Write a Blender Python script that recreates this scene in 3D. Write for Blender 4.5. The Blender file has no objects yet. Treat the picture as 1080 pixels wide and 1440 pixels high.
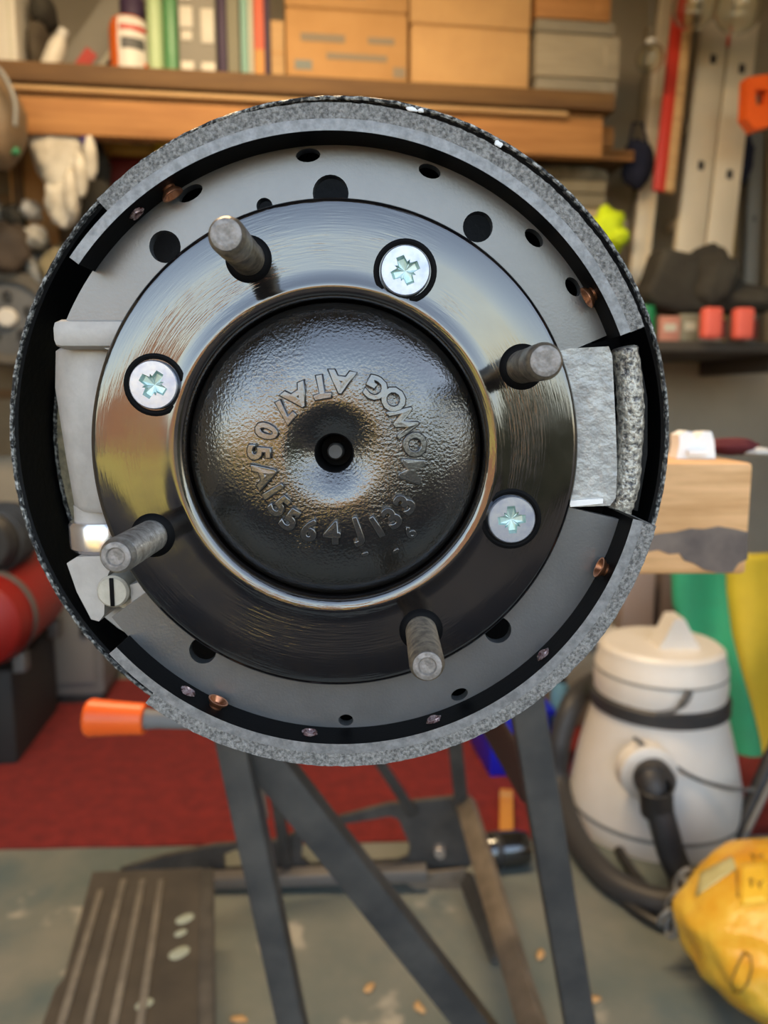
import bpy, bmesh, math, random
from mathutils import Vector, Matrix, Euler

random.seed(7)
PI = math.pi
R_ = math.radians
scene = bpy.context.scene
C = scene.collection

# ------------------------------------------------------------------ camera, sky, lights
FPX = 1080.0
PITCH, YAW = R_(8.11), R_(0.21)
H = 0.90                                    # camera height above the garage floor
ROOM = R_(7.2)                              # the garage is turned a little against the axle
EX = Vector((math.cos(ROOM), math.sin(ROOM), 0))
EY = Vector((-math.sin(ROOM), math.cos(ROOM), 0))

cam_d = bpy.data.cameras.new('camera')
cam = bpy.data.objects.new('camera', cam_d)
C.objects.link(cam)
cam.location = (0, 0, H)
cam.rotation_euler = (PI / 2 - PITCH, 0, -YAW)
cam_d.sensor_fit = 'VERTICAL'
cam_d.sensor_height = 36.0
cam_d.lens = 36.0 * FPX / 1440.0
cam_d.clip_start = 0.01
cam_d.clip_end = 200
cam_d.dof.use_dof = True
cam_d.dof.focus_distance = 0.192
cam_d.dof.aperture_fstop = cam_d.lens / 1.9
scene.camera = cam

world = bpy.data.worlds.new('sky')
scene.world = world
world.use_nodes = True
wn = world.node_tree
bg = wn.nodes['Background']
sky = wn.nodes.new('ShaderNodeTexSky')
sky.sky_type = 'NISHITA'
sky.sun_disc = False
sky.sun_elevation = R_(51)
sky.sun_rotation = R_(29)
sky.air_density = 1.0
sky.dust_density = 2.4
wb_ = wn.nodes.new('ShaderNodeMix')           # camera white balance on the whole sky
wb_.data_type = 'RGBA'; wb_.blend_type = 'MULTIPLY'; wb_.inputs[0].default_value = 1.0
wb_.inputs[7].default_value = (1.2, 1.0, 0.79, 1)
wn.links.new(sky.outputs[0], wb_.inputs[6])
wn.links.new(wb_.outputs[2], bg.inputs[0])
bg.inputs[1].default_value = 0.90

sun_d = bpy.data.lights.new('sun', 'SUN')
sun_d.energy = 7.0
sun_d.angle = R_(3)
sun_d.color = (1.0, 0.9, 0.76)
sun = bpy.data.objects.new('sun', sun_d)
C.objects.link(sun)
# direction the light travels: over the garage roof, out onto the drive and the garden wall
sun.rotation_euler = Vector((-0.30, -0.55, -0.78)).to_track_quat('-Z', 'Y').to_euler()

vs = scene.view_settings
vs.view_transform = 'Standard'
vs.look = 'None'
vs.gamma = 1.0
vs.use_curve_mapping = False
vs.exposure = 0.42

# ------------------------------------------------------------------ pixel <-> place
def ray(u, v):
    x = (u - 540.0) / FPX
    z = -(v - 720.0) / FPX
    c, s = math.cos(PITCH), math.sin(PITCH)
    Y = c + s * z
    Z = -s + c * z
    c, s = math.cos(YAW), math.sin(YAW)
    return Vector((c * x + s * Y, -s * x + c * Y, Z))

def P(u, v, Y):                              # point of a plane at distance Y along the axle direction
    d = ray(u, v)
    q = d * (Y / d.y)
    q.z += H
    return q

def RP(u, v, D):                             # point of a plane parallel to the back wall
    d = ray(u, v)
    q = d * (D / d.dot(EY))
    q.z += H
    return q

def FP(u, v, z=0.0):                         # point of a level plane
    d = ray(u, v)
    q = d * ((z - H) / d.z)
    q.z += H
    return q

# ------------------------------------------------------------------ materials
MATS = {}
def mat(name, col, rough=0.6, metal=0.0, col2=None, nscale=20.0, ndet=4.0, mix=0.5, bump=0.0, bscale=200.0,
        coat=0.0, bmod=None, stretch=None, polar=False, rough2=None, emit=0.0, trans=0.0, ior=1.45, alpha=1.0, spec=0.5, ramp=(0.35, 0.65), bdist=0.001):
    if name in MATS:
        return MATS[name]
    m = bpy.data.materials.new(name)
    m.use_nodes = True
    nt = m.node_tree
    N, L = nt.nodes, nt.links
    b = N['Principled BSDF']
    b.inputs['Base Color'].default_value = (*col, 1)
    b.inputs['Roughness'].default_value = rough
    b.inputs['Metallic'].default_value = metal
    b.inputs['IOR'].default_value = ior
    b.inputs['Specular IOR Level'].default_value = spec
    b.inputs['Coat Weight'].default_value = coat
    b.inputs['Coat Roughness'].default_value = 0.06
    b.inputs['Transmission Weight'].default_value = trans
    b.inputs['Alpha'].default_value = alpha
    if emit:
        b.inputs['Emission Color'].default_value = (*col, 1)
        b.inputs['Emission Strength'].default_value = emit
    tc = N.new('ShaderNodeTexCoord')
    vec = tc.outputs['Object']
    if polar:                                # strokes that run round the local Y axis
        sx = N.new('ShaderNodeSeparateXYZ'); L.new(vec, sx.inputs[0])
        cx = N.new('ShaderNodeCombineXYZ')
        L.new(sx.outputs['X'], cx.inputs[0]); L.new(sx.outputs['Z'], cx.inputs[1])
        ln = N.new('ShaderNodeVectorMath'); ln.operation = 'LENGTH'; L.new(cx.outputs[0], ln.inputs[0])
        at = N.new('ShaderNodeMath'); at.operation = 'ARCTAN2'
        L.new(sx.outputs['Z'], at.inputs[0]); L.new(sx.outputs['X'], at.inputs[1])
        ml = N.new('ShaderNodeMath'); ml.operation = 'MULTIPLY'; L.new(at.outputs[0], ml.inputs[0]); ml.inputs[1].default_value = polar
        c2 = N.new('ShaderNodeCombineXYZ')
        L.new(ln.outputs['Value'], c2.inputs[0]); L.new(ml.outputs[0], c2.inputs[1])
        pvec = c2.outputs[0]
    else:
        pvec = vec
    if stretch:
        mp = N.new('ShaderNodeMapping'); mp.inputs['Scale'].default_value = stretch
        L.new(pvec, mp.inputs[0]); pvec = mp.outputs[0]
    if col2 is not None or rough2 is not None:
        n = N.new('ShaderNodeTexNoise'); n.inputs['Scale'].default_value = nscale; n.inputs['Detail'].default_value = ndet
        n.inputs['Roughness'].default_value = 0.62
        L.new(pvec if not polar else vec, n.inputs[0])
        r = N.new('ShaderNodeValToRGB')
        r.color_ramp.elements[0].position, r.color_ramp.elements[1].position = ramp
        r.color_ramp.elements[0].color = (*col, 1)
        r.color_ramp.elements[1].color = (*(col2 or col), 1)
        L.new(n.outputs[0], r.inputs[0])
        L.new(r.outputs[0], b.inputs['Base Color'])
        if rough2 is not None:
            mr = N.new('ShaderNodeMapRange'); mr.inputs[1].default_value, mr.inputs[2].default_value = ramp
            mr.inputs[3].default_value, mr.inputs[4].default_value = rough, rough2
            L.new(n.outputs[0], mr.inputs[0]); L.new(mr.outputs[0], b.inputs['Roughness'])
    if bump:
        n2 = N.new('ShaderNodeTexNoise'); n2.inputs['Scale'].default_value = bscale; n2.inputs['Detail'].default_value = 3
        L.new(pvec, n2.inputs[0])
        bp = N.new('ShaderNodeBump'); bp.inputs['Strength'].default_value = bump; bp.inputs['Distance'].default_value = bdist
        L.new(n2.outputs[0], bp.inputs['Height'])
        if bmod:
            n3 = N.new('ShaderNodeTexNoise'); n3.inputs['Scale'].default_value = bmod[0]; n3.inputs['Detail'].default_value = 3
            L.new(vec, n3.inputs[0])
            m3 = N.new('ShaderNodeMapRange'); m3.inputs[1].default_value, m3.inputs[2].default_value = 0.42, 0.62
            m3.inputs[3].default_value, m3.inputs[4].default_value = bmod[1], bump
            L.new(n3.outputs[0], m3.inputs[0]); L.new(m3.outputs[0], bp.inputs['Strength'])
        L.new(bp.outputs[0], b.inputs['Normal'])
        if coat:
            L.new(bp.outputs[0], b.inputs['Coat Normal'])
    MATS[name] = m
    return m

GLOSS = mat('brushed_gloss_black', (0.003, 0.003, 0.004), 0.05, col2=(0.008, 0.006, 0.005), nscale=60, rough2=0.16, bump=0.5, bscale=1.0, polar=0.028, stretch=(1900, 230, 1), ior=1.95, bdist=0.00016, bmod=(38, 0.04))
CAST = mat('cast_gloss_black', (0.004, 0.004, 0.004), 0.12, col2=(0.008, 0.007, 0.006), nscale=300, bump=0.75, bscale=1400, ior=2.0, bdist=0.00032, bmod=(60, 0.35))
LETTER = mat('cast_letter_black', (0.010, 0.010, 0.010), 0.26, bump=0.15, bscale=1500, ior=2.1, bdist=0.0003)
WEBM = mat('satin_grey_paint', (0.050, 0.054, 0.058), 0.34, col2=(0.075, 0.078, 0.082), nscale=90, ior=2.0, bump=0.12, bscale=1500, bdist=0.0003, ramp=(0.3, 0.7))
TABIN = mat('satin_black_paint', (0.003, 0.003, 0.0035), 0.6, spec=0.1, bump=0.1, bscale=900, bdist=0.0003)
TABEDGE = mat('bare_steel_edge', (0.25, 0.252, 0.255), 0.5, metal=0.35, col2=(0.15, 0.152, 0.155), nscale=500, bump=0.35, bscale=900, bdist=0.0004)
LINING = mat('friction_lining', (0.075, 0.073, 0.070), 0.85, col2=(0.27, 0.263, 0.25), nscale=1300, ndet=6, bump=0.8, bscale=1300, bdist=0.0007)
LIPIN = mat('lip_black', (0.003, 0.003, 0.0035), 0.55, spec=0.2, bump=0.3, bscale=500, bdist=0.0005)
LIPEDGE = mat('chipped_lip_edge', (0.02, 0.021, 0.022), 0.4, col2=(0.50, 0.50, 0.47), nscale=800, ndet=5, bump=0.7, bscale=1100, ramp=(0.46, 0.68), bdist=0.0008)
DUST = mat('dusty_backing_plate', (0.17, 0.145, 0.09), 0.8, col2=(0.36, 0.30, 0.18), nscale=260, ndet=6, bump=0.6, bscale=700)
STEEL = mat('worn_stud_steel', (0.42, 0.35, 0.26), 0.42, metal=0.8, col2=(0.20, 0.17, 0.14), nscale=420, bump=0.4, bscale=900, bdist=0.0004)
STEELB = mat('bright_stud_steel', (0.62, 0.60, 0.56), 0.34, metal=0.85, col2=(0.32, 0.29, 0.26), nscale=420, bump=0.3, bscale=900, bdist=0.0004)
STUDTIP = mat('stud_tip_steel', (0.30, 0.275, 0.26), 0.55, metal=0.4, col2=(0.17, 0.155, 0.14), nscale=700, bump=0.6, bscale=1300, bdist=0.0004)
ZINC = mat('zinc_plate', (0.42, 0.45, 0.50), 0.35, metal=0.8, col2=(0.30, 0.34, 0.45), nscale=300, bump=0.1, bscale=800, bdist=0.0003)
ZINCIN = mat('zinc_recess', (0.34, 0.50, 0.48), 0.4, metal=0.6, col2=(0.50, 0.62, 0.60), nscale=500)
COPPER = mat('copper', (0.72, 0.32, 0.17), 0.30, metal=0.95, col2=(0.50, 0.20, 0.10), nscale=500)
RUSTY = mat('corroded_rivet', (0.10, 0.02, 0.02), 0.25, metal=0.5, col2=(0.5, 0.4, 0.4), nscale=900)
CYL = mat('cylinder_grey_paint', (0.36, 0.33, 0.30), 0.5, col2=(0.45, 0.415, 0.38), nscale=120, bump=0.2, bscale=400, bdist=0.0006)
SILVER = mat('rough_silver_paint', (0.25, 0.25, 0.245), 0.4, metal=0.3, col2=(0.40, 0.40, 0.385), nscale=160, bump=0.6, bscale=420, bdist=0.0009)
ROUGHMET = mat('flaking_paint_strip', (0.06, 0.06, 0.065), 0.3, metal=0.3, col2=(0.50, 0.47, 0.40), nscale=700, ndet=6, bump=1.0, bscale=700, bdist=0.0010, ramp=(0.36, 0.56))
CHROME = mat('nickel_collar', (0.72, 0.70, 0.70), 0.22, metal=0.9, col2=(0.62, 0.56, 0.56), nscale=60)
CLAY = mat('pale_dusty_metal', (0.50, 0.46, 0.38), 0.7, col2=(0.40, 0.36, 0.29), nscale=200, bump=0.3, bscale=500)

# ------------------------------------------------------------------ mesh helpers
def tag(o, label, cat, group=None):
    o['label'] = label
    o['category'] = cat
    if group:
        o['group'] = group
    return o

def struct(o):
    o['kind'] = 'structure'
    return o

def finish(bm, name, m, parent=None, loc=None, rot=None, smooth=True, angle=35):
    bmesh.ops.recalc_face_normals(bm, faces=bm.faces)
    me = bpy.data.meshes.new(name)
    bm.to_mesh(me)
    bm.free()
    ms = m if isinstance(m, (list, tuple)) else [m]
    for x in ms:
        me.materials.append(x)
    if smooth:
        for p in me.polygons:
            p.use_smooth = True
        me.set_sharp_from_angle(angle=R_(angle))
    o = bpy.data.objects.new(name, me)
    C.objects.link(o)
    if parent is not None:
        o.parent = parent
    if loc is not None:
        o.location = loc
    if rot is not None:
        o.rotation_euler = rot
    return o

def empty(name, loc, rotz=0.0, parent=None):
    o = bpy.data.objects.new(name, None)
    o.empty_display_size = 0.05
    C.objects.link(o)
    o.location = loc
    o.rotation_euler = (0, 0, rotz)
    if parent is not None:
        o.parent = parent
    return o

def thing(name, label, cat, loc, rotz=ROOM, group=None):
    return tag(empty(name, loc, rotz), label, cat, group)

def add_box(bm, size, cen=(0, 0, 0), bevel=0.0, rot=None, seg=2):
    t = bmesh.new()
    bmesh.ops.create_cube(t, size=1.0)
    bmesh.ops.scale(t, vec=size, verts=t.verts)
    if bevel:
        bmesh.ops.bevel(t, geom=t.edges[:] , offset=bevel, segments=seg, profile=0.5, affect='EDGES')
    M = Matrix.Translation(cen)
    if rot is not None:
        M = M @ Euler(rot).to_matrix().to_4x4()
    bmesh.ops.transform(t, matrix=M, verts=t.verts)
    tmp = bpy.data.meshes.new('tmp'); t.to_mesh(tmp); t.free()
    bm.from_mesh(tmp); bpy.data.meshes.remove(tmp)

def box(name, size, cen, m, parent=None, bevel=0.004, rot=None, loc=None, seg=2):
    bm = bmesh.new()
    add_box(bm, size, cen, bevel, rot, seg)
    return finish(bm, name, m, parent, loc)

def add_lathe(bm, prof, n=48, axis='Z', M=None, cap=True, a0=0.0, a1=2 * PI, wob=None):
    full = abs(a1 - a0 - 2 * PI) < 1e-6
    k = n if full else n + 1
    rows = []
    for (r, h) in prof:
        row = []
        if r < 1e-7:
            row = [bm.verts.new((0, h, 0) if axis == 'Y' else (0, 0, h))] * k
        else:
            for i in range(k):
                a = a0 + (a1 - a0) * i / n
                rr = r * (1 + (wob(a, h) if wob else 0))
                x, z = rr * math.cos(a), rr * math.sin(a)
                row.append(bm.verts.new((x, h, z) if axis == 'Y' else (x, z, h)))
        rows.append(row)
    for a, b in zip(rows[:-1], rows[1:]):
        for i in range(n if full else n):
            j = (i + 1) % k
            vs_ = []
            for q in (a[i], a[j], b[j], b[i]):
                if q not in vs_:
                    vs_.append(q)
            if len(vs_) > 2:
                try:
                    bm.faces.new(vs_)
                except ValueError:
                    pass
    if cap and full:
        for row in (rows[0], rows[-1]):
            if len(set(row)) > 2:
                try:
                    bm.faces.new(row)
                except ValueError:
                    pass
    if M is not None:
        vv = {q for row in rows for q in row}
        bmesh.ops.transform(bm, matrix=M, verts=list(vv))
    return rows

def lathe(name, prof, m, parent=None, n=48, axis='Z', loc=None, rot=None, cap=True, M=None, angle=35, wob=None):
    bm = bmesh.new()
    add_lathe(bm, prof, n, axis, M, cap, wob=wob)
    return finish(bm, name, m, parent, loc, rot, angle=angle)

def add_sector(bm, r0, r1, y0, y1, a0, a1, n=64, mi=(0, 0, 0, 0, 0)):
    """ring sector about local Y; mi = material index of (front, outer, back, inner, ends)"""
    rows = []
    for i in range(n + 1):
        a = a0 + (a1 - a0) * i / n
        c, s = math.cos(a), math.sin(a)
        rows.append([bm.verts.new((r * c, y, r * s)) for r, y in ((r0, y0), (r1, y0), (r1, y1), (r0, y1))])
    for a, b in zip(rows[:-1], rows[1:]):
        for k in range(4):
            f = bm.faces.new((a[k], a[(k + 1) % 4], b[(k + 1) % 4], b[k]))
            f.material_index = mi[k]
    for r in (rows[0], rows[-1]):
        f = bm.faces.new(r); f.material_index = mi[4]

def plate(name, outer, holes, y0, y1, m, parent=None, loc=None, rot=None, tf=None):
    """flat plate in local x,z with holes, between y0 and y1"""
    bm = bmesh.new()
    loops = [outer] + holes
    rings = []
    edges = []
    for lp in loops:
        vs_ = [bm.verts.new((x, y0, z)) for x, z in lp]
        rings.append(vs_)
        for i in range(len(vs_)):
            edges.append(bm.edges.new((vs_[i], vs_[(i + 1) % len(vs_)])))
    r = bmesh.ops.triangle_fill(bm, use_beauty=True, use_dissolve=False, edges=edges)
    front = [g for g in r['geom'] if isinstance(g, bmesh.types.BMFace)]
    mp = {v: bm.verts.new((v.co.x, y1, v.co.z)) for v in bm.verts[:]}
    for f in front:
        bm.faces.new([mp[v] for v in reversed(f.verts)])
    for vs_ in rings:
        for i in range(len(vs_)):
            a, b = vs_[i], vs_[(i + 1) % len(vs_)]
            bm.faces.new((a, b, mp[b], mp[a]))
    return finish(bm, name, m, parent, loc, rot, angle=30)

def add_tube(bm, pts, rad, n=12, cap=True):
    pts = [Vector(p) for p in pts]
    rads = rad if isinstance(rad, (list, tuple)) else [rad] * len(pts)
    prev = None
    rows = []
    for i, p in enumerate(pts):
        t = (pts[min(i + 1, len(pts) - 1)] - pts[max(i - 1, 0)]).normalized()
        if prev is None:
            ref = Vector((0, 0, 1)) if abs(t.z) < 0.9 else Vector((1, 0, 0))
            u = t.cross(ref).normalized()
        else:
            u = (prev - t * prev.dot(t)).normalized()
        w = t.cross(u)
        prev = u
        rows.append([bm.verts.new(p + (u * math.cos(2 * PI * k / n) + w * math.sin(2 * PI * k / n)) * rads[i]) for k in range(n)])
    for a, b in zip(rows[:-1], rows[1:]):
        for k in range(n):
            bm.faces.new((a[k], a[(k + 1) % n], b[(k + 1) % n], b[k]))
    if cap:
        bm.faces.new(rows[0]); bm.faces.new(rows[-1])

def tube(name, pts, rad, m, parent=None, n=12):
    bm = bmesh.new()
    add_tube(bm, pts, rad, n)
    return finish(bm, name, m, parent)

def smooth_path(pts, k=8):
    pts = [Vector(p) for p in pts]
    out = []
    for i in range(len(pts) - 1):
        p0, p1, p2, p3 = pts[max(i - 1, 0)], pts[i], pts[i + 1], pts[min(i + 2, len(pts) - 1)]
        for j in range(k):
            t = j / k
            out.append(0.5 * ((2 * p1) + (p2 - p0) * t + (2 * p0 - 5 * p1 + 4 * p2 - p3) * t * t + (3 * p1 - p0 - 3 * p2 + p3) * t ** 3))
    out.append(pts[-1])
    return out

def bar(name, a, b, w, d, m, parent=None, bevel=0.002, up=None):
    """rectangular bar from a to b (world points), w across the view, d in depth"""
    a, b = Vector(a), Vector(b)
    t = (b - a)
    L = t.length
    z = t.normalized()
    y = Vector(up) if up else Vector((0, 1, 0))
    y = (y - z * y.dot(z)).normalized()
    x = y.cross(z)
    bm = bmesh.new()
    add_box(bm, (w, d, L), (0, 0, 0), bevel)
    M = Matrix((x, y, z)).transposed().to_4x4()
    M.translation = (a + b) / 2
    if parent is not None:
        M = parent.matrix_world.inverted() @ M if False else M
    bmesh.ops.transform(bm, matrix=M, verts=bm.verts)
    return finish(bm, name, m, parent)

def lump(name, size, m, parent=None, loc=None, rot=None, amp=0.15, freq=2.0, seed=0, sub=3, flat=0.0):
    bm = bmesh.new()
    bmesh.ops.create_icosphere(bm, subdivisions=sub, radius=1.0)
    from mathutils import noise
    for v in bm.verts:
        n = v.co.normalized()
        k = 1 + amp * (noise.noise(n * freq + Vector((seed * 3.1, seed * 1.7, seed))) + 0.5 * noise.noise(n * freq * 2.3 + Vector((seed, 0, seed * 2))))
        v.co = Vector((n.x * k * size[0] / 2, n.y * k * size[1] / 2, max(-1 + flat, n.z * k) * size[2] / 2))
    return finish(bm, name, m, parent, loc, rot, angle=80)

# ------------------------------------------------------------------ garage shell
CONC = mat('painted_concrete', (0.095, 0.125, 0.118), 0.6, col2=(0.225, 0.22, 0.185), nscale=2.6, ndet=8, bump=0.2, bscale=40, ramp=(0.35, 0.7))
def flecks(m, col, scale, lo, hi):
    nt = m.node_tree; N, L = nt.nodes, nt.links
    b = N['Principled BSDF']
    src = b.inputs['Base Color'].links[0].from_socket
    n = N.new('ShaderNodeTexNoise'); n.inputs['Scale'].default_value = scale; n.inputs['Detail'].default_value = 5
    tc = N.new('ShaderNodeTexCoord'); L.new(tc.outputs['Object'], n.inputs[0])
    r = N.new('ShaderNodeMapRange'); r.inputs[1].default_value, r.inputs[2].default_value = lo, hi
    L.new(n.outputs[0], r.inputs[0])
    mx = N.new('ShaderNodeMix'); mx.data_type = 'RGBA'
    L.new(r.outputs[0], mx.inputs[0]); L.new(src, mx.inputs[6]); mx.inputs[7].default_value = (*col, 1)
    L.new(mx.outputs[2], b.inputs['Base Color'])
flecks(CONC, (0.36, 0.34, 0.28), 9.0, 0.64, 0.72)
flecks(CONC, (0.075, 0.115, 0.125), 3.3, 0.58, 0.70)
PLASTER = mat('grey_plaster', (0.34, 0.30, 0.235), 0.9, col2=(0.26, 0.23, 0.18), nscale=2.5, ndet=6, bump=0.3, bscale=30)
BOARD = mat('brown_board_wall', (0.20, 0.15, 0.09), 0.85, col2=(0.13, 0.095, 0.055), nscale=4, bump=0.2, bscale=30)
CEIL = mat('ceiling_board', (0.28, 0.22, 0.15), 0.9, col2=(0.22, 0.17, 0.11), nscale=3)

def rloc(x, d, z=0.0):                        # place in room axes
    q = EX * x + EY * d
    q.z = z
    return q

WALL_D, LEFT_X, RIGHT_X, FRONT_D, CEIL_Z = 2.62, -1.75, 1.95, -0.8, 2.36
def shell(name, size, x, d, z, m):
    o = box(name, size, (0, 0, 0), m, None, 0.0)
    o.location = rloc(x, d, z); o.rotation_euler = (0, 0, ROOM)
    return struct(o)
MIDX, WX = (LEFT_X + RIGHT_X) / 2, RIGHT_X - LEFT_X
MIDD, WD = (WALL_D + FRONT_D) / 2, WALL_D - FRONT_D
shell('floor', (WX, WD, 0.1), MIDX, MIDD, -0.05, CONC)
shell('ceiling', (WX, WD, 0.1), MIDX, MIDD, CEIL_Z + 0.05, CEIL)
shell('wall_back', (WX, 0.1, CEIL_Z), MIDX, WALL_D + 0.05, CEIL_Z / 2, PLASTER)
shell('wall_left', (0.1, WD, CEIL_Z), LEFT_X - 0.05, MIDD, CEIL_Z / 2, PLASTER)
shell('wall_right', (0.1, WD, CEIL_Z), RIGHT_X + 0.05, MIDD, CEIL_Z / 2, PLASTER)

# outside, seen in the gloss paint only: drive, lawn, brick house across the way, and an added dark block
DRIVE = mat('tarmac_drive', (0.012, 0.0115, 0.011), 0.95, col2=(0.020, 0.019, 0.018), nscale=8)
LAWN = mat('dry_lawn', (0.36, 0.32, 0.06), 0.95, col2=(0.44, 0.38, 0.10), nscale=6)
BRICK = mat('brick_house', (0.30, 0.15, 0.09), 0.9, col2=(0.38, 0.22, 0.14), nscale=10)
shell('ground', (30, 16, 0.1), 0, FRONT_D - 8.0, -0.07, DRIVE)
shell('lawn', (9, 7, 0.05), -6.0, FRONT_D - 7.9, 0.0, LAWN)
shell('wall_garden', (14, 0.3, 2.1), -8.0, FRONT_D - 11.7, 1.0, BRICK)
DARKBLK = mat('dark_reflection_block', (0.012, 0.018, 0.008), 0.95, col2=(0.025, 0.03, 0.014), nscale=20)
bm = bmesh.new()
add_box(bm, (3.0, 0.8, 1.25), (0, 0, 0.625), 0.12)
bmesh.ops.subdivide_edges(bm, edges=bm.edges[:], cuts=3, use_grid_fill=True)
from mathutils import noise as _nz
for v_ in bm.verts:
    v_.co += Vector((0.06, 0.06, 0.06)) * _nz.noise(v_.co * 3.0)
hg = struct(finish(bm, 'added_dark_block', DARKBLK, None, rloc(1.75, FRONT_D - 3.9, -0.02), (0, 0, ROOM)))  # added out of view to give the gloss flange a dark reflection

# ------------------------------------------------------------------ brake assembly
MM = 0.001
HUB = Vector((-0.0116, 0.192, H - 0.0123))
def hp(u, v, Y):                              # pixel on a plane at depth Y (m) -> local x, z of the hub
    q = P(u, v, Y)
    return q.x - HUB.x, q.z - HUB.z
def hpol(u, v, Y):
    x, z = hp(u, v, Y)
    return math.hypot(x, z), math.atan2(z, x)

brake = tag(empty('brake_drum_assembly', HUB), 'black gloss wheel hub with brake shoes on a round backing plate, drum removed', 'brake')

# backing plate
yF, yL = 0.048, 0.025                        # floor and lip, behind the flange face
lathe('backing_plate', [(0.028, yF), (0.0905, yF), (0.0935, yF + 0.002), (0.0935, yF + 0.0035), (0.028, yF + 0.0035)], LIPIN, brake, 128, 'Y')
bm = bmesh.new(); add_sector(bm, 0.070, 0.0897, yF - 0.0012, yF + 0.001, R_(158), R_(209), 40)
finish(bm, 'dusty_patch', DUST, brake)
lip = lathe('backing_plate_lip', [(0.0900, yF + 0.001), (0.0902, yF - 0.004), (0.0909, yL + 0.0012), (0.0921, yL + 0.0004), (0.0932, yL + 0.0012), (0.0930, yF + 0.002)], LIPIN, brake, 160, 'Y', cap=False)
from mathutils import noise as _ns
def lipwob(a, h):
    return 0.0022 * _ns.noise(Vector((math.cos(a) * 40, math.sin(a) * 40, h * 900)))
lathe('chipped_lip_edge', [(0.0916, yL + 0.0010), (0.0918, yL - 0.0002), (0.0922, yL - 0.0005), (0.0927, yL - 0.0002), (0.0932, yL + 0.0012)], LIPEDGE, lip, 720, 'Y', cap=False, wob=lipwob)

bm = bmesh.new(); add_lathe(bm, [(0.0884, yF - 0.0008), (0.0889, yF - 0.0022), (0.0894, yF - 0.0020), (0.0899, yF - 0.0006)], 120, 'Y', None, False, R_(168), R_(222), wob=lipwob)
finish(bm, 'pressed_ridge', LIPEDGE, lip)
for u, v, a_, b_ in ((579, 154, 0.0016, 0.0007), (592, 156, 0.0008, 0.0006), (701, 203, 0.0011, 0.0008), (736, 982, 0.0030, 0.0010)):
    x, z = hp(u, v, HUB.y + yL - 0.0005)
    lump('paint_fleck', (a_ * 2, 0.0008, b_ * 2), mat('white_fleck', (0.8, 0.8, 0.8), 0.5), lip, (x, yL - 0.0006, z), (0, math.atan2(-x, z) * -1.0, 0), amp=0.4, seed=u, sub=2)
# axle tube that carries it, resting on the timber behind
lathe('axle_tube', [(0.0, yF + 0.003), (0.034, yF + 0.003), (0.034, yF + 0.02), (0.0213, yF + 0.04), (0.0213, 0.45), (0.0, 0.45)], TABIN, brake, 40, 'Y')

# hub flange
flange = lathe('hub_flange', [(0.0372, 0.009), (0.0374, 0.0022), (0.0379, 0.0006), (0.0388, -0.0002), (0.0394, -0.0002), (0.0399, -0.0004),
                              (0.0412, -0.0004), (0.0418, -0.0001), (0.0445, 0.0), (0.0520, 0.0), (0.0595, 0.0), (0.0603, 0.0003), (0.0609, 0.0009), (0.0611, 0.0016),
                              (0.0611, 0.0066), (0.0600, 0.0075), (0.0372, 0.009)], GLOSS, brake, 192, 'Y', cap=False, angle=50)

# domed centre with a funnel to the middle hole
def dome_y(r):
    r = r / MM
    if r < 13:
        t = max(0.0, (13 - r) / 8.4)
        y = -5.0 + 2.7 * t ** 1.7
    else:
        t = min(0.999, (r - 13) / 24.9)
        y = -5.0 + 11.5 * (1 - math.sqrt(1 - t * t))
    return y * MM
prof = [((4.9 + i * 0.55) * MM, dome_y((4.9 + i * 0.55) * MM)) for i in range(59)]
cap = lathe('hub_centre_dome', prof, CAST, brake, 160, 'Y', cap=False, angle=60)
lathe('centre_hole', [(0.0, 0.0095), (0.0040, 0.0095), (0.0042, 0.004), (0.0045, -0.0012), (0.0047, -0.0021), (0.00492, -0.00222)], TABIN, cap, 48, 'Y', cap=False)
lathe('centre_pin', [(0.0, 0.0028), (0.0017, 0.0028), (0.0021, 0.0034), (0.0022, 0.0095)], mat('dark_grey_pin', (0.07, 0.07, 0.07), 0.5), cap, 24, 'Y', cap=False)

# cast lettering round the dome, tops towards the centre
LET = [('M', 579, 661), ('O', 583, 625), ('W', 569, 591), ('O', 553, 562), ('G', 529, 547), ('A', 480, 537), ('T', 452, 544), ('A', 419, 558),
       ('7', 398, 580), ('0', 376, 606), ('5', 365, 636), ('A', 374, 667), ('1', 385, 690), ('5', 394, 711), ('5', 409, 730), ('6', 436, 744),
       ('4', 467, 748), ('J', 502, 747), ('1', 530, 740), ('3', 551, 727), ('3', 569, 708)]
dg = bpy.context.evaluated_depsgraph_get()
def glyph(ch, size, ext, bev):
    cu = bpy.data.curves.new('g', 'FONT')
    cu.body = ch; cu.size = size; cu.extrude = ext; cu.bevel_depth = bev; cu.bevel_resolution = 1; cu.resolution_u = 3
    cu.offset = size * 0.025; cu.align_x = 'CENTER'; cu.align_y = 'CENTER'
    o = bpy.data.objects.new('g', cu); C.objects.link(o)
    bpy.context.view_layer.update()
    me = bpy.data.meshes.new_from_object(o.evaluated_get(bpy.context.evaluated_depsgraph_get()))
    bpy.data.objects.remove(o)
    bpy.data.curves.remove(cu)
    return me
for ch, u, v in LET:
    r0, th = hpol(u, v, HUB.y - 0.0045)
    me = glyph(ch, 0.0074, 0.0013, 0.0003)
    xs = [q.co.x for q in me.vertices]; ys = [q.co.y for q in me.vertices]
    mx, my = (max(xs) + min(xs)) / 2, (max(ys) + min(ys)) / 2
    for q in me.vertices:
        gx, gy, gz = q.co.x - mx, q.co.y - my, q.co.z
        r = r0 - gy
        a = th + gx / r0
        q.co = Vector((r * math.cos(a), dome_y(r) - gz, r * math.sin(a)))
    me.materials.clear(); me.materials.append(LETTER)
    me.flip_normals()
    o = bpy.data.objects.new('raised_letter', me); C.objects.link(o); o.parent = cap
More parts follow.
